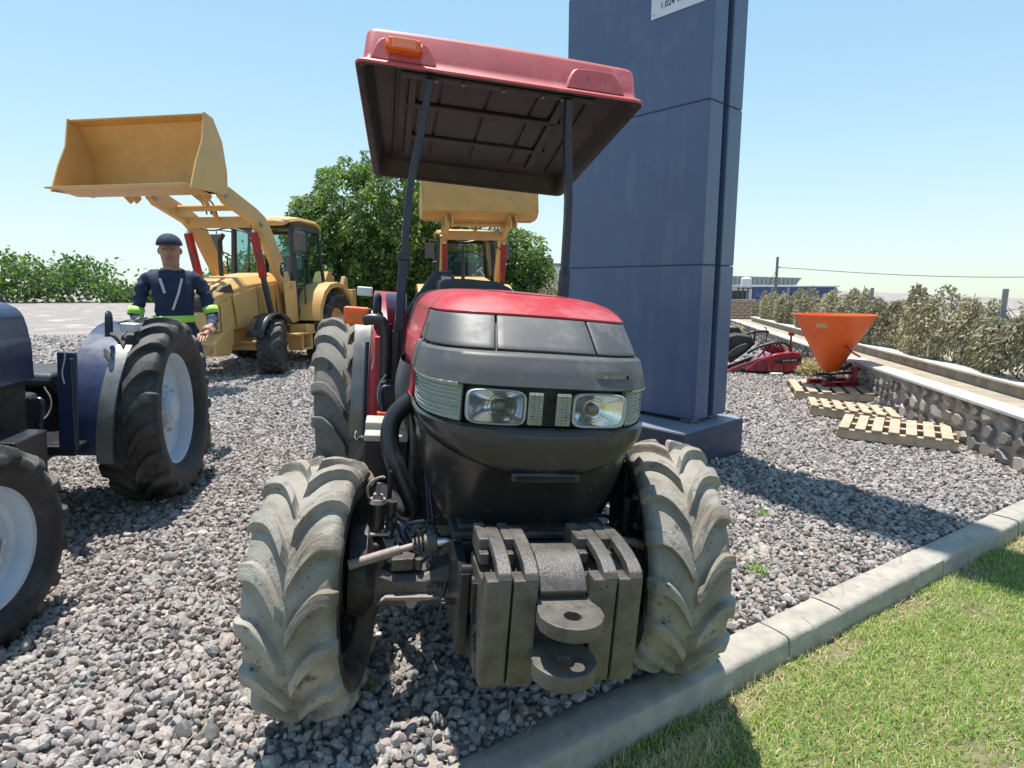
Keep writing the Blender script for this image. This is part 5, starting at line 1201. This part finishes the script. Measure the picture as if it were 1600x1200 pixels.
# ------------------------------------------------------------------ trees
LF = [leafmat('leaf_mid', (.135, .235, .05), .4, .6), leafmat('leaf_dark', (.075, .15, .04), .35, .6), leafmat('leaf_light', (.27, .35, .08), .4, .6), leafmat('leaf_grey', (.13, .19, .10), .3, .5)]
BARK = mat('bark', (.16, .13, .10), .9, var=.3, scale=5, bump=.8, bscale=12)
def leaf_mesh(name, C, D, ln, wd, mats, seed, mix=None):
    """C positions, D leaf directions"""
    rs = np.random.RandomState(seed); n = len(C); D = D/np.linalg.norm(D, axis=1, keepdims=True)
    S = np.cross(D, rs.randn(n, 3)); S /= np.linalg.norm(S, axis=1, keepdims=True)+1e-9
    l = (ln*rs.uniform(.7, 1.3, n))[:, None]; w = (wd*rs.uniform(.7, 1.3, n))[:, None]
    V = np.stack([C, C+D*l*.45+S*w, C+D*l, C+D*l*.45-S*w], 1).reshape(-1, 3)
    me = bpy.data.meshes.new(name); me.vertices.add(4*n); me.vertices.foreach_set('co', V.astype(np.float32).ravel())
    me.loops.add(4*n); me.loops.foreach_set('vertex_index', np.arange(4*n, dtype=np.int32)); me.polygons.add(n)
    me.polygons.foreach_set('loop_start', np.arange(0, 4*n, 4, dtype=np.int32)); me.polygons.foreach_set('loop_total', np.full(n, 4, np.int32))
    mi = rs.choice(len(mats), n) if mix is None else mix; me.polygons.foreach_set('material_index', mi.astype(np.int32))
    for q in mats: me.materials.append(q)
    me.update(calc_edges=True); return me
def tree(label, base, lobes, nspray, nleaf, seed, group='green trees behind the loaders', ln=.115, wd=.026):
    rs = np.random.RandomState(seed); T = empty('tree', base, label=label, cat='tree', group=group); bx, by = base[0], base[1]
    vol = np.array([l[3]*l[4]*l[5] for l in lobes])**(2/3); pr = vol/vol.sum(); C = []; D = []; MI = []
    for _ in range(nspray):
        l = lobes[rs.choice(len(lobes), p=pr)]; d = rs.randn(3); d /= np.linalg.norm(d); 
        if d[1] > .45 and rs.rand() < .7: d[1] *= -1
        f = rs.uniform(.80, 1.06) if rs.rand() < .8 else rs.uniform(.45, .8)
        f *= 1+.13*math.sin(d[0]*5+l[0])*math.sin(d[2]*6+l[1])
        o = np.array([l[0]-bx+d[0]*l[3]*f, l[1]-by+d[1]*l[4]*f, l[2]+d[2]*l[5]*f])
        if o[2] < .15: continue
        k = nleaf; out = np.array([d[0], d[1], 0])*.6; sl = rs.uniform(.30, .55); t = rs.uniform(0, 1, k)**.8
        th = rs.uniform(0, 2*np.pi, k); rr_ = .11*rs.uniform(.2, 1, k)*(1.2-t*.5)
        pos = o+np.outer(t*sl, out)+np.stack([rr_*np.cos(th), rr_*np.sin(th), .10*np.sin(t*2.5)-sl*t**1.8*.95+rs.normal(0, .03, k)], 1)
        dr = np.stack([np.cos(th)*.7+out[0]*.5, np.sin(th)*.7+out[1]*.5, -rs.uniform(.1, 1.2, k)], 1)
        C.append(pos); D.append(dr); q = rs.rand(); base_m = 0 if q < .4 else (1 if q < .65 else (2 if q < .85 else 3))
        MI.append(np.where(rs.rand(k) < .7, base_m, rs.choice(4, k)))
    me = leaf_mesh('crown', np.concatenate(C), np.concatenate(D), ln, wd, LF, seed, np.concatenate(MI)); link_mesh('crown', me, T)
    m = MB(); m.tube([(0, 0, -.1), (.05, 0, .8), (-.05, .05, 1.7)], [.20, .13], n=10, smooth=1)
    for l in lobes:
        m.tube([(0, 0, 1.2), ((l[0]-bx)*.4, (l[1]-by)*.4, 1.2+(l[2]-1.2)*.5), ((l[0]-bx)*.9, (l[1]-by)*.9, l[2]+.3)], [.09, .03], n=7, smooth=2)
        for q in range(4):
            d = rs.randn(3); d /= np.linalg.norm(d); d[1] *= .5
            m.tube([((l[0]-bx)*.6, (l[1]-by)*.6, l[2]), (l[0]-bx+d[0]*l[3]*.6, l[1]-by+d[1]*l[4]*.6, l[2]+d[2]*l[5]*.6), (l[0]-bx+d[0]*l[3]*.9, l[1]-by+d[1]*l[4]*.9, l[2]+d[2]*l[5]*.85)], [.035, .012], n=5, smooth=1)
    m.build('trunk', BARK, T)
tree('broad green tree with drooping foliage left of the canopy, behind the seat', (-1.0, 16.4, 0), [(-.75, 16, 3.2, 1.7, 1.6, 1.95), (-2.05, 16, 2.7, .95, 1.1, 1.35), (-1.5, 15.9, 1.5, 1.75, 1.4, 1.6), (.2, 16.2, 2.2, 1.3, 1.3, 2.2), (-.3, 15.8, 1.2, 1.6, 1.3, 1.3)], 1900, 48, 1)
tree('green tree behind the loader seen under the canopy', (1.8, 16.9, 0), [(1.6, 16.6, 3.0, 1.6, 1.5, 1.8), (1.6, 16.4, 1.4, 1.9, 1.4, 1.5), (.7, 16.6, 2.0, 1.2, 1.3, 1.6)], 800, 42, 2)
tree('smaller loose tree beside the left edge of the blue tower', (3.5, 16.6, 0), [(3.3, 16.4, 2.35, 1.0, 1.0, 1.0), (3.2, 16.4, 1.2, 1.2, 1.1, 1.2), (3.9, 16.4, 1.9, .55, .8, .9)], 420, 42, 3)
DRYL = [leafmat('dry_leaf_grey', (.36, .34, .25), .2, .7), leafmat('dry_leaf_olive', (.25, .24, .165), .25, .6), leafmat('dry_leaf_tan', (.50, .44, .31), .2, .7), leafmat('dry_leaf_brown', (.17, .13, .09), .1, .8)]
rs = np.random.RandomState(31)
def bush(label, c, r, n, mats, cat='bush', name='dry_bush', seed=1, group=None):
    rs = np.random.RandomState(seed); B = empty(name, (c[0], c[1], 0), label=label, cat=cat, group=group)
    d = rs.randn(n, 3); d /= np.linalg.norm(d, axis=1, keepdims=True); f = rs.uniform(.4, 1.05, n)[:, None]
    P = d*f*np.array(r)+np.array([0, 0, c[2]]); P = P[P[:, 2] > .01]
    link_mesh('foliage', leaf_mesh('foliage', P, d[:len(P)]+rs.randn(len(P), 3)*.6, .08, .016, mats, seed), B)
    m = MB()
    for k in range(9): a = rs.uniform(0, 6.28); m.tube([(0, 0, 0), (math.cos(a)*r[0]*.4, math.sin(a)*r[1]*.4, c[2]*.7), (math.cos(a)*r[0]*.7, math.sin(a)*r[1]*.7, c[2]*1.2)], [.014, .004], n=5)
    m.build('stem', BARK, B)
bush('dry tan bush between the small tree and the blue tower', (4.15, 13.8, .8), (.75, .7, 1.0), 5500, DRYL, seed=4)
bush('straw coloured dry weeds against the brown brick wall', (9.3, 13.9, .15), (.8, .6, .30), 3000, [DRYL[2], DRYL[0], STR], seed=5)
bush('heap of dry straw at the rear end of the red mower', (6.75, 7.15, .06), (.30, .32, .20), 2600, [DRYL[2], STR, STR], seed=6, name='straw_heap', cat='straw heap')

# ------------------------------------------------------------------ stone wall, bank and dry creeper
W0, W1 = Vector((4.6, 1.6)), Vector((10.45, 15.9)); WL = (W1-W0).length; wd_ = (W1-W0).normalized(); wn_ = Vector((wd_.y, -wd_.x))
def wp(s, d, z): p = W0+wd_*s+wn_*d; return (p.x, p.y, z)
SW = empty('stone_wall', (0, 0, 0), label='low rubble stone wall with two pale concrete ledges at the right', cat='stone wall')
MORT = mat('wall_mortar', (.38, .345, .30), .95, var=.2, scale=6, bump=.4); STN = [mat('wall_stone_a', (.30, .26, .23), .9, var=.3, scale=9, bump=.5), mat('wall_stone_b', (.44, .385, .33), .9, var=.3, scale=9, bump=.5), mat('wall_stone_c', (.20, .18, .165), .9, var=.3, scale=9, bump=.5)]
def wbox(m, s0, s1, d0, d1, z0, z1): m.add([wp(s, d, z) for z in (z0, z1) for (s, d) in ((s0, d0), (s1, d0), (s1, d1), (s0, d1))], [(0, 1, 2, 3), (4, 5, 6, 7), (0, 1, 5, 4), (1, 2, 6, 5), (2, 3, 7, 6), (3, 0, 4, 7)])
m = MB(); wbox(m, 0, WL, .02, .30, -.05, .44); m.build('wall_core', MORT, SW)
shapes = []
for k in range(6):
    m = MB(); r5 = random.Random(k); n = 7; o_ = [(math.cos(2*math.pi*i/n+r5.uniform(-.25, .25))*r5.uniform(.8, 1), math.sin(2*math.pi*i/n+r5.uniform(-.25, .25))*r5.uniform(.8, 1)) for i in range(n)]
    vs = [(x, -.5, z) for x, z in o_]+[(x*.95, .35, z*.95) for x, z in o_]+[(x*.70+r5.uniform(-.05, .05), 1+r5.uniform(-.2, .3), z*.70) for x, z in o_]
    m.add(vs, [tuple(range(14, 21))]+[(i, (i+1) % n, n+(i+1) % n, n+i) for i in range(n)]+[(n+i, n+(i+1) % n, 2*n+(i+1) % n, 2*n+i) for i in range(n)])
    for q in range(1): shapes.append(m.mesh('stone', STN[k % 3], ang=30))
r5 = random.Random(5); s = .2; cnt = 0
while s < WL-.1 and cnt < 280:
    st = .24 if s < 2.6 else (.16 if s < 11 else .24)
    z = .06
    while z < .40 and cnt < 280:
        o = link_mesh('stone', shapes[r5.randrange(6)], SW); h = r5.uniform(.055, .085) if 2.6 < s < 11 else .09
        o.location = wp(s+r5.uniform(-.03, .03), .02, z+h*.2); o.scale = (st*r5.uniform(.46, .62), .035, h*r5.uniform(.8, 1.05)); o.rotation_euler = (0, r5.uniform(-.45, .45), math.atan2(wd_.y, wd_.x)); cnt += 1
        z += h*1.75
    s += st*1.02
LEDG = mat('ledge_concrete', (.52, .49, .44), .85, var=.15, bump=.3, bscale=30)
m = MB(); wbox(m, 0, WL, -.03, .20, .44, .475); m.build('ledge', LEDG, SW, bevel=.008)
m = MB(); wbox(m, 0, WL, .62, .86, .40, .545); m.build('upper_wall', mat('upper_wall_brown', (.28, .25, .21), .9, var=.3, bump=.5, bscale=20), SW)
m = MB(); wbox(m, 0, WL, .58, .90, .545, .575); m.build('upper_ledge', LEDG, SW, bevel=.008)
m = MB(); wbox(m, -1, WL+1, .30, 2.6, -.05, .43); m.build('earth_bank', mat('bank_earth', (.33, .28, .21), .95, var=.25, scale=3, bump=.6, bscale=12), kind='structure')
HG = empty('dry_creeper_hedge', (0, 0, 0), label='grey green half dry creeper covering the wire fence above the stone wall', cat='hedge')
n = 82000; s = rs.uniform(0, WL+.3, n); top = 1.32+.11*np.sin(s*1.9)+.10*np.sin(s*4.7+1)+.07*np.sin(s*9.1)-.10*np.clip(s-9, 0, 9)/5; dth = .24+.08*np.sin(s*3.1+2)
zt = rs.uniform(0, 1, n)**.75; zz = .58+zt*(top-.58); off = rs.choice([-1, 1], n, p=[.75, .25])*dth*np.sqrt(np.clip(1-(zt-.45)**2*1.6, .1, 1))*rs.uniform(.6, 1.1, n)
keep = ~((np.sin(s*6.3+np.sin(zz*9))*np.sin(zz*11+s*2) > .62) & (rs.rand(n) < .85)); s, zz, off = s[keep], zz[keep], off[keep]; n = len(s)
base = np.array([W0.x, W0.y, 0]); P = base+np.outer(s, [wd_.x, wd_.y, 0])+np.outer(.95+off, [wn_.x, wn_.y, 0]); P[:, 2] = zz
D = rs.randn(n, 3)*.6+np.array([0, 0, -.8]); mixi = np.where(np.sin(s*1.3+zz*3)+rs.normal(0, .7, n) > .3, rs.choice([0, 2, 0], n), rs.choice([1, 0, 3, 1], n))
link_mesh('foliage', leaf_mesh('foliage', P, D, .065, .012, DRYL, 7, mixi), HG)['kind'] = 'stuff'
m = MB()
for k in range(150): 
    s0 = rs.uniform(0, WL); a = [wp(s0+rs.normal(0, .12)*i, .95+rs.normal(0, .1), .5+i*.2) for i in range(5)]; m.tube(a, [.008, .004], n=4, smooth=1)
m.build('vine_stems', BARK, HG, kind='stuff')
for k in range(8):
    m = MB(); m.cyl(wp(.6+k*2.0, 1.0, .4), wp(.6+k*2.0, 1.0, 1.5), .03, n=8); m.build('fence_post', mat('post_grey', (.35, .34, .32), .6), HG)
BRW = empty('brick_wall', (0, 0, 0), label='pinkish brown brick wall seen right of the tower, end of the hedge', cat='brick wall')
BRK = mat('brick_pink', (.40, .27, .20), .9, var=.25, scale=3, bump=.4); m = MB(); m.box2((12.0, 20.06, -.4), (14.0, 20.25, 1.02)); m.build('wall_core', MORT, BRW)
brm = MB(); brm.box((0, 0, 0), (.30, .06, .10)); brme = brm.mesh('brick', BRK, smooth=False)
for j in range(11):
    for i in range(6):
        o = link_mesh('brick', brme, BRW); o.location = (12.2+i*.32+(.16 if j % 2 else 0), 20.04, -.26+j*.12)

# ------------------------------------------------------------------ buildings, tank, pole, wires
BB = empty('blue_shed', (25.4, 38, 0), label='small flat roofed dark blue shed behind the utility pole', cat='shed'); BLS = mat('shed_blue', (.05, .08, .20), .6, var=.1)
m = MB(); m.ext([(-.2, 0), (.7, -2.5), (4.6, -2.5), (3.4, 1.5)], 2, -.2, 1.50); m.build('wall', BLS, BB)
m = MB(); m.ext([(-.35, .0), (.66, -2.65), (4.75, -2.65), (3.5, 1.6)], 2, 1.50, 1.58); m.build('roof', mat('roof_white', (.6, .62, .64), .5), BB)
m = MB(); m.box2((1.2, -2.56, 0), (2.0, -2.49, 1.1)); m.build('door', BLUD, BB)
WB = empty('white_building', (36, 55, 0), label='long white building with grey roof canopy on the right horizon', cat='building')
m = MB(); m.box2((-5, 0, -.5), (4.6, 9, 1.62)); m.build('wall', mat('white_wall', (.72, .74, .78), .7, var=.05), WB)
m = MB(); m.add([(-6, -1, 1.66), (4.2, -1, 1.66), (4.9, -1, 2.40), (-6, -1, 2.62), (-6, 7, 1.7), (4.2, 7, 1.7), (4.9, 7, 2.45), (-6, 7, 2.65)], [(0, 1, 2, 3), (4, 5, 6, 7), (0, 1, 5, 4), (1, 2, 6, 5), (2, 3, 7, 6), (3, 0, 4, 7)]); m.build('roof', mat('canopy_grey', (.33, .36, .35), .6, var=.1), WB)
m = MB()
for k in range(22): m.box2((-6+k*.49, -1.06, 1.70), (-5.94+k*.49, -1.0, 2.40))
m.build('roof_rib', mat('canopy_rib', (.22, .24, .24), .6), WB, kind='stuff')
m = MB(); m.box2((-2.2, -.06, .1), (-.6, .0, 1.1)); m.build('window', DGR, WB)
TK = empty('water_tank', (19.7, 30, 0), label='white cylindrical water tank standing on a dark frame', cat='water tank')
m = MB(); m.lathe([(1.47, .001), (1.47, .29), (1.95, .29), (2.02, .24), (2.06, .1), (2.08, .001)], 'z', 24); m.build('tank', mat('tank_white', (.72, .68, .66), .6, var=.06), TK)
m = MB(); m.box2((-.36, -.3, 1.40), (.36, .3, 1.465)); 
for x in (-.31, .31): m.box2((x-.03, -.28, -.1), (x+.03, -.22, 1.4)); m.box2((x-.03, .22, -.1), (x+.03, .28, 1.4))
m.build('stand', DGR, TK)
PO = empty('utility_pole', (21.62, 30, 0), label='grey wooden utility pole carrying a single wire, in front of the blue shed', cat='utility pole')
m = MB(); m.cyl((0, 0, -.3), (-.02, 0, 3.2), .085, .07, n=10); m.build('pole', mat('pole_wood', (.19, .17, .15), .9, var=.2), PO)
m = MB(); m.cyl((.08, 0, 2.62), (.16, 0, 2.62), .03, n=8); m.build('insulator', DGR, PO)
m = MB(); m.tube([(21.75, 30, 2.6)]+[(21.75+3.9*t/4*2.6, 30-2.0*t, 2.62-.62*math.sin(min(1, t/4)*1.9)+.0*t) for t in np.linspace(.3, 4, 10)]+[(36, 20, 2.6)], .016, n=5, smooth=1); tag(m.build('overhead_wire', BLK), 'thin dark wire running right from the utility pole', 'wire')
m = MB(); m.tube([(21.6, 30, 2.5), (20.9, 30, 1.2)], .012, n=5); tag(m.build('guy_wire', BLK), 'slack guy wire running down left of the pole', 'wire')
m = MB(); m.box2((-1.2, -.3, -.2), (1.8, .3, .95)); m.box2((1.5, -.3, -.2), (3.0, .3, .80)); bh = m.build('dark_fence', mat('dark_fence', (.03, .035, .045), .7)); bh.location = (27.9, 36, 0); tag(bh, 'dark low fence right of the blue shed', 'fence')
HS = empty('small_house', (10.4, 40, 0), label='small white house glimpsed between the tree and the blue tower', cat='house')
m = MB(); m.box2((-1.2, 0, 0), (1.6, 3, 2.9)); m.build('wall', mat('house_white', (.66, .67, .70), .7), HS); m = MB(); m.box2((-1.4, -.2, 2.9), (1.8, 3.2, 3.1)); m.build('roof', mat('house_roof', (.2, .22, .25), .6), HS); m = MB(); m.box2((-.6, -.04, 1.2), (.2, .02, 2.2)); m.build('window', DGR, HS)
# far trees on the horizon, beyond everything
r6 = np.random.RandomState(77); C = []; D = []
for k in range(2600):
    x = r6.uniform(-75, 24); y = 62+r6.uniform(-3, 3); h = 2.6+1.3*math.sin(x*.35)+.9*math.sin(x*.9+1); o = np.array([x, y, r6.uniform(0, 1)**.6*h])
    C.append(o+r6.randn(16, 3)*np.array([.7, .5, .4])); D.append(r6.randn(16, 3)+np.array([0, 0, -.4]))
ft = link_mesh('far_treeline', leaf_mesh('far_treeline', np.concatenate(C), np.concatenate(D), .42, .13, [LF[0], LF[1], LF[3]], 5)); ft['kind'] = 'stuff'; ft['label'] = 'low far line of trees on the horizon'

# ------------------------------------------------------------------ orange spreader hopper on pallets
def pallet(o, u, L_, v, W_, label, nsl=7):
    u = Vector((*u, 0)).normalized(); v = Vector((*v, 0)).normalized(); T = empty('pallet', (o[0], o[1], 0), label=label, cat='pallet', group='wooden pallets on the gravel at the right')
    def bx(m, a0, a1, b0, b1, z0, z1): m.add([tuple(u*a+v*b+Vector((0, 0, z))) for z in (z0, z1) for (a, b) in ((a0, b0), (a1, b0), (a1, b1), (a0, b1))], [(0, 1, 2, 3), (4, 5, 6, 7), (0, 1, 5, 4), (1, 2, 6, 5), (2, 3, 7, 6), (3, 0, 4, 7)])
    w = W_/nsl
    for k in range(nsl):
        m = MB(); bx(m, 0, L_, k*w+.012, (k+1)*w-w*.28, .115, .137); m.build('slat', WOOD, T, bevel=.003)
    for a in (0, L_/2-.04, L_-.08):
        m = MB(); bx(m, a, a+.08, 0, W_, .025, .112); m.build('stringer', WOOD, T, bevel=.003)
    for k in (0, nsl//2, nsl-1):
        m = MB(); bx(m, 0, L_, k*w, k*w+w*.7, .0, .022); m.build('bottom_board', WOOD, T, bevel=.003)
    return T
pallet((4.95, 5.05), (.50, .86), 1.15, (.90, -.43), 1.35, 'pale wooden pallet carrying the orange hopper', 8)
pallet((4.49, 4.13), (.55, .83), .60, (.50, -.86), 1.0, 'empty wooden pallet, middle of the three at the right')
pallet((3.99, 3.06), (.70, .72), .75, (.72, -.70), 1.0, 'wooden pallet nearest the kerb at the right edge')
HP = empty('spreader_hopper', (5.76, 5.42, .137), label='orange cone shaped fertiliser spreader hopper standing on a pallet', cat='spreader')
m = MB(); m.lathe([(.20, .10), (.24, .13), (.98, .52), (1.0, .535), (1.0, .52), (.97, .505), (.24, .115)], 'z', 56); hc = m.build('hopper', ORA, HP)
st = MB(); st.tube([(-.26, -.33, .86), (-.30, -.29, .88), (-.23, -.36, .84)], .03, n=8); 
m = MB(); r_ = [(-.31, .845), (-.25, .862)]
def cone_pt(a, z, out=.002): r = .13+(z-.24)/.74*.39+out; return (r*math.cos(a), r*math.sin(a), z)
m = MB(); m.grid([[cone_pt(R(a), z) for a in np.linspace(203, 222, 8)] for z in (.83, .87, .90)]); m.build('worn_sticker', mat('sticker', (.55, .33, .16), .5, var=.4, scale=60), hc, fix=False)
m = MB(); m.tube([cone_pt(R(262), .58, -.01), cone_pt(R(262), .58, .05), cone_pt(R(268), .52, .10), cone_pt(R(285), .44, .20)], .012, n=8, smooth=1); m.build('lever', REDC, HP)
m = MB(); m.cyl((0, 0, .06), (0, 0, .22), .035, n=12); m.cyl((0, 0, .10), (0, 0, .13), .09, n=20); m.build('spindle', BLK, HP)
m = MB(); m.tube([(-.28, -.08, .165), (.30, -.06, .17)], .018, n=8); m.tube([(.06, .05, .25), (.22, .0, .22), (.30, -.05, .30)], .03, n=8, smooth=1); m.build('arm', BLK, HP)
m = MB(); m.box2((-.22, -.20, .005), (.55, -.13, .065)); m.box2((-.22, .12, .005), (.55, .19, .065)); m.box2((-.05, -.2, .0), (.04, .19, .06)); m.box2((.35, -.2, .0), (.44, .19, .06)); m.cyl((.35, -.1, .05), (.35, -.1, .25), .07, n=14); m.build('base_frame', REDC, HP, bevel=.008)

# ------------------------------------------------------------------ red rotary mower with black bag
MW = empty('mower', (6.16, 7.66, 0), (0, 0, R(-24)), label='red and black tow behind mower lying on the gravel before the stone wall', cat='mower')
m = MB(); pr = [(-.30, .05), (-.12, .20), (.14, .305), (.40, .345), (.50, .335), (.545, .28), (.545, .12), (.36, .035), (-.1, .03)]
m.ext(pr, 1, -.28, -.22); m.ext([(-.28, .06), (-.1, .22), (.2, .31), (.44, .33), (.50, .1), (-.2, .06)], 1, -.22, .32); m.ext(pr, 1, .32, .38); m.build('shell', REDC, MW, bevel=.02, ang=25)
m = MB(); m.ext([(.12, .20), (.26, .245), (.54, .265), (.54, .205), (.22, .165)], 1, -.284, -.279); dc = m.build('decal', BLK, MW)
m = MB()
for k in range(5): m.box2((.27+k*.042, -.2865, .205+k*.003), (.29+k*.042, -.2845, .225+k*.003))
m.build('decal_mark', WHT, dc)
m = MB(); bar(m, (0, 0, 0), (0, 0, .01), .01, .01)
m = MB(); m.ext([(-.62, .02), (-.55, .045), (-.1, .225), (-.06, .20), (-.5, .0)], 1, -.25, -.18); m.ext([(-.62, .02), (-.55, .045), (-.1, .225), (-.06, .20), (-.5, .0)], 1, .2, .27); m.build('tow_bar', REDC, MW, bevel=.006)
m = MB(); m.ext([(-.60, .42), (-.58, .54), (-.42, .58), (-.20, .56), (-.12, .44), (-.26, .30), (-.50, .12), (-.60, .25)], 1, -.10, .36); m.build('grass_bag', RUBD, MW, bevel=.04)
m = MB(); m.ext([(-.64, .54), (-.60, .66), (-.34, .66), (-.26, .54), (-.5, .5)], 1, .30, .42); m.build('bag_lid', BLK, MW, bevel=.02)
m = MB(); a_ = [( -.40+.12*math.cos(t)*1.15+ .06*math.sin(t), .345+.085*math.sin(t)+.05*math.cos(t)) for t in np.linspace(0, 2*math.pi, 20)[:-1]]; m.ext(a_, 1, -.20, -.10); m.build('belt_cover', DGR, MW, bevel=.02)
m = MB(); m.tube([(-.26, -.2, .30), (-.1, -.22, .40), (.12, -.22, .47), (.28, -.22, .48), (.38, -.2, .40), (.40, -.2, .33)], .020, n=8, smooth=2); m.tube([(-.3, .1, .52), (-.18, .1, .60), (0, .1, .62), (.1, .1, .60)], .02, n=8, smooth=2); m.tube([(-.10, -.2, .24), (.06, -.2, .42), (.20, -.2, .50)], .013, n=6); m.tube([(.04, 0, .45), (.06, 0, .62), (.02, 0, .68), (.0, 0, .67)], .009, n=6); m.tube([(-.12, .1, .4), (-.12, .1, .63)], .015, n=6); m.build('tube_frame', BLK, MW)
m = MB(); m.cyl((.40, -.1, .32), (.40, -.1, .58), .016, n=8); m.box2((.36, -.13, .57), (.44, -.07, .62)); m.build('warning_post', CYR, MW)
m = MB()
for k in range(9): a = R(15+k*18); m.tube([(.16, .0, .30), (.16+.20*math.cos(a), .0, .30+.17*math.sin(a))], .017, n=6)
m.lathe([(-.04, .15), (.04, .15), (.04, .13), (-.04, .13)], 'y', 24, c=(.16, .0, .32)); m.build('reel', REDC, MW)
m = MB(); m.lathe([(-.05, .09), (.05, .09), (.05, .001), (-.05, .001)], 'y', 20, c=(-.05, -.28, .09)); m.lathe([(-.05, .09), (.05, .09), (.05, .001), (-.05, .001)], 'y', 20, c=(.2, -.28, .09)); m.build('wheel', BLK, MW)
MW.scale = (1.1, 1.1, 1.18)
m = MB(); m.ext([(-.1, -.06), (.1, -.05), (.13, .04), (-.02, .07), (-.12, .02)], 2, .0, .03); pb = m.build('paper_scrap', WHT, bevel=.004); pb.location = (6.15, 7.2, .02); tag(pb, 'flat white scrap lying on the gravel in front of the mower', 'scrap')
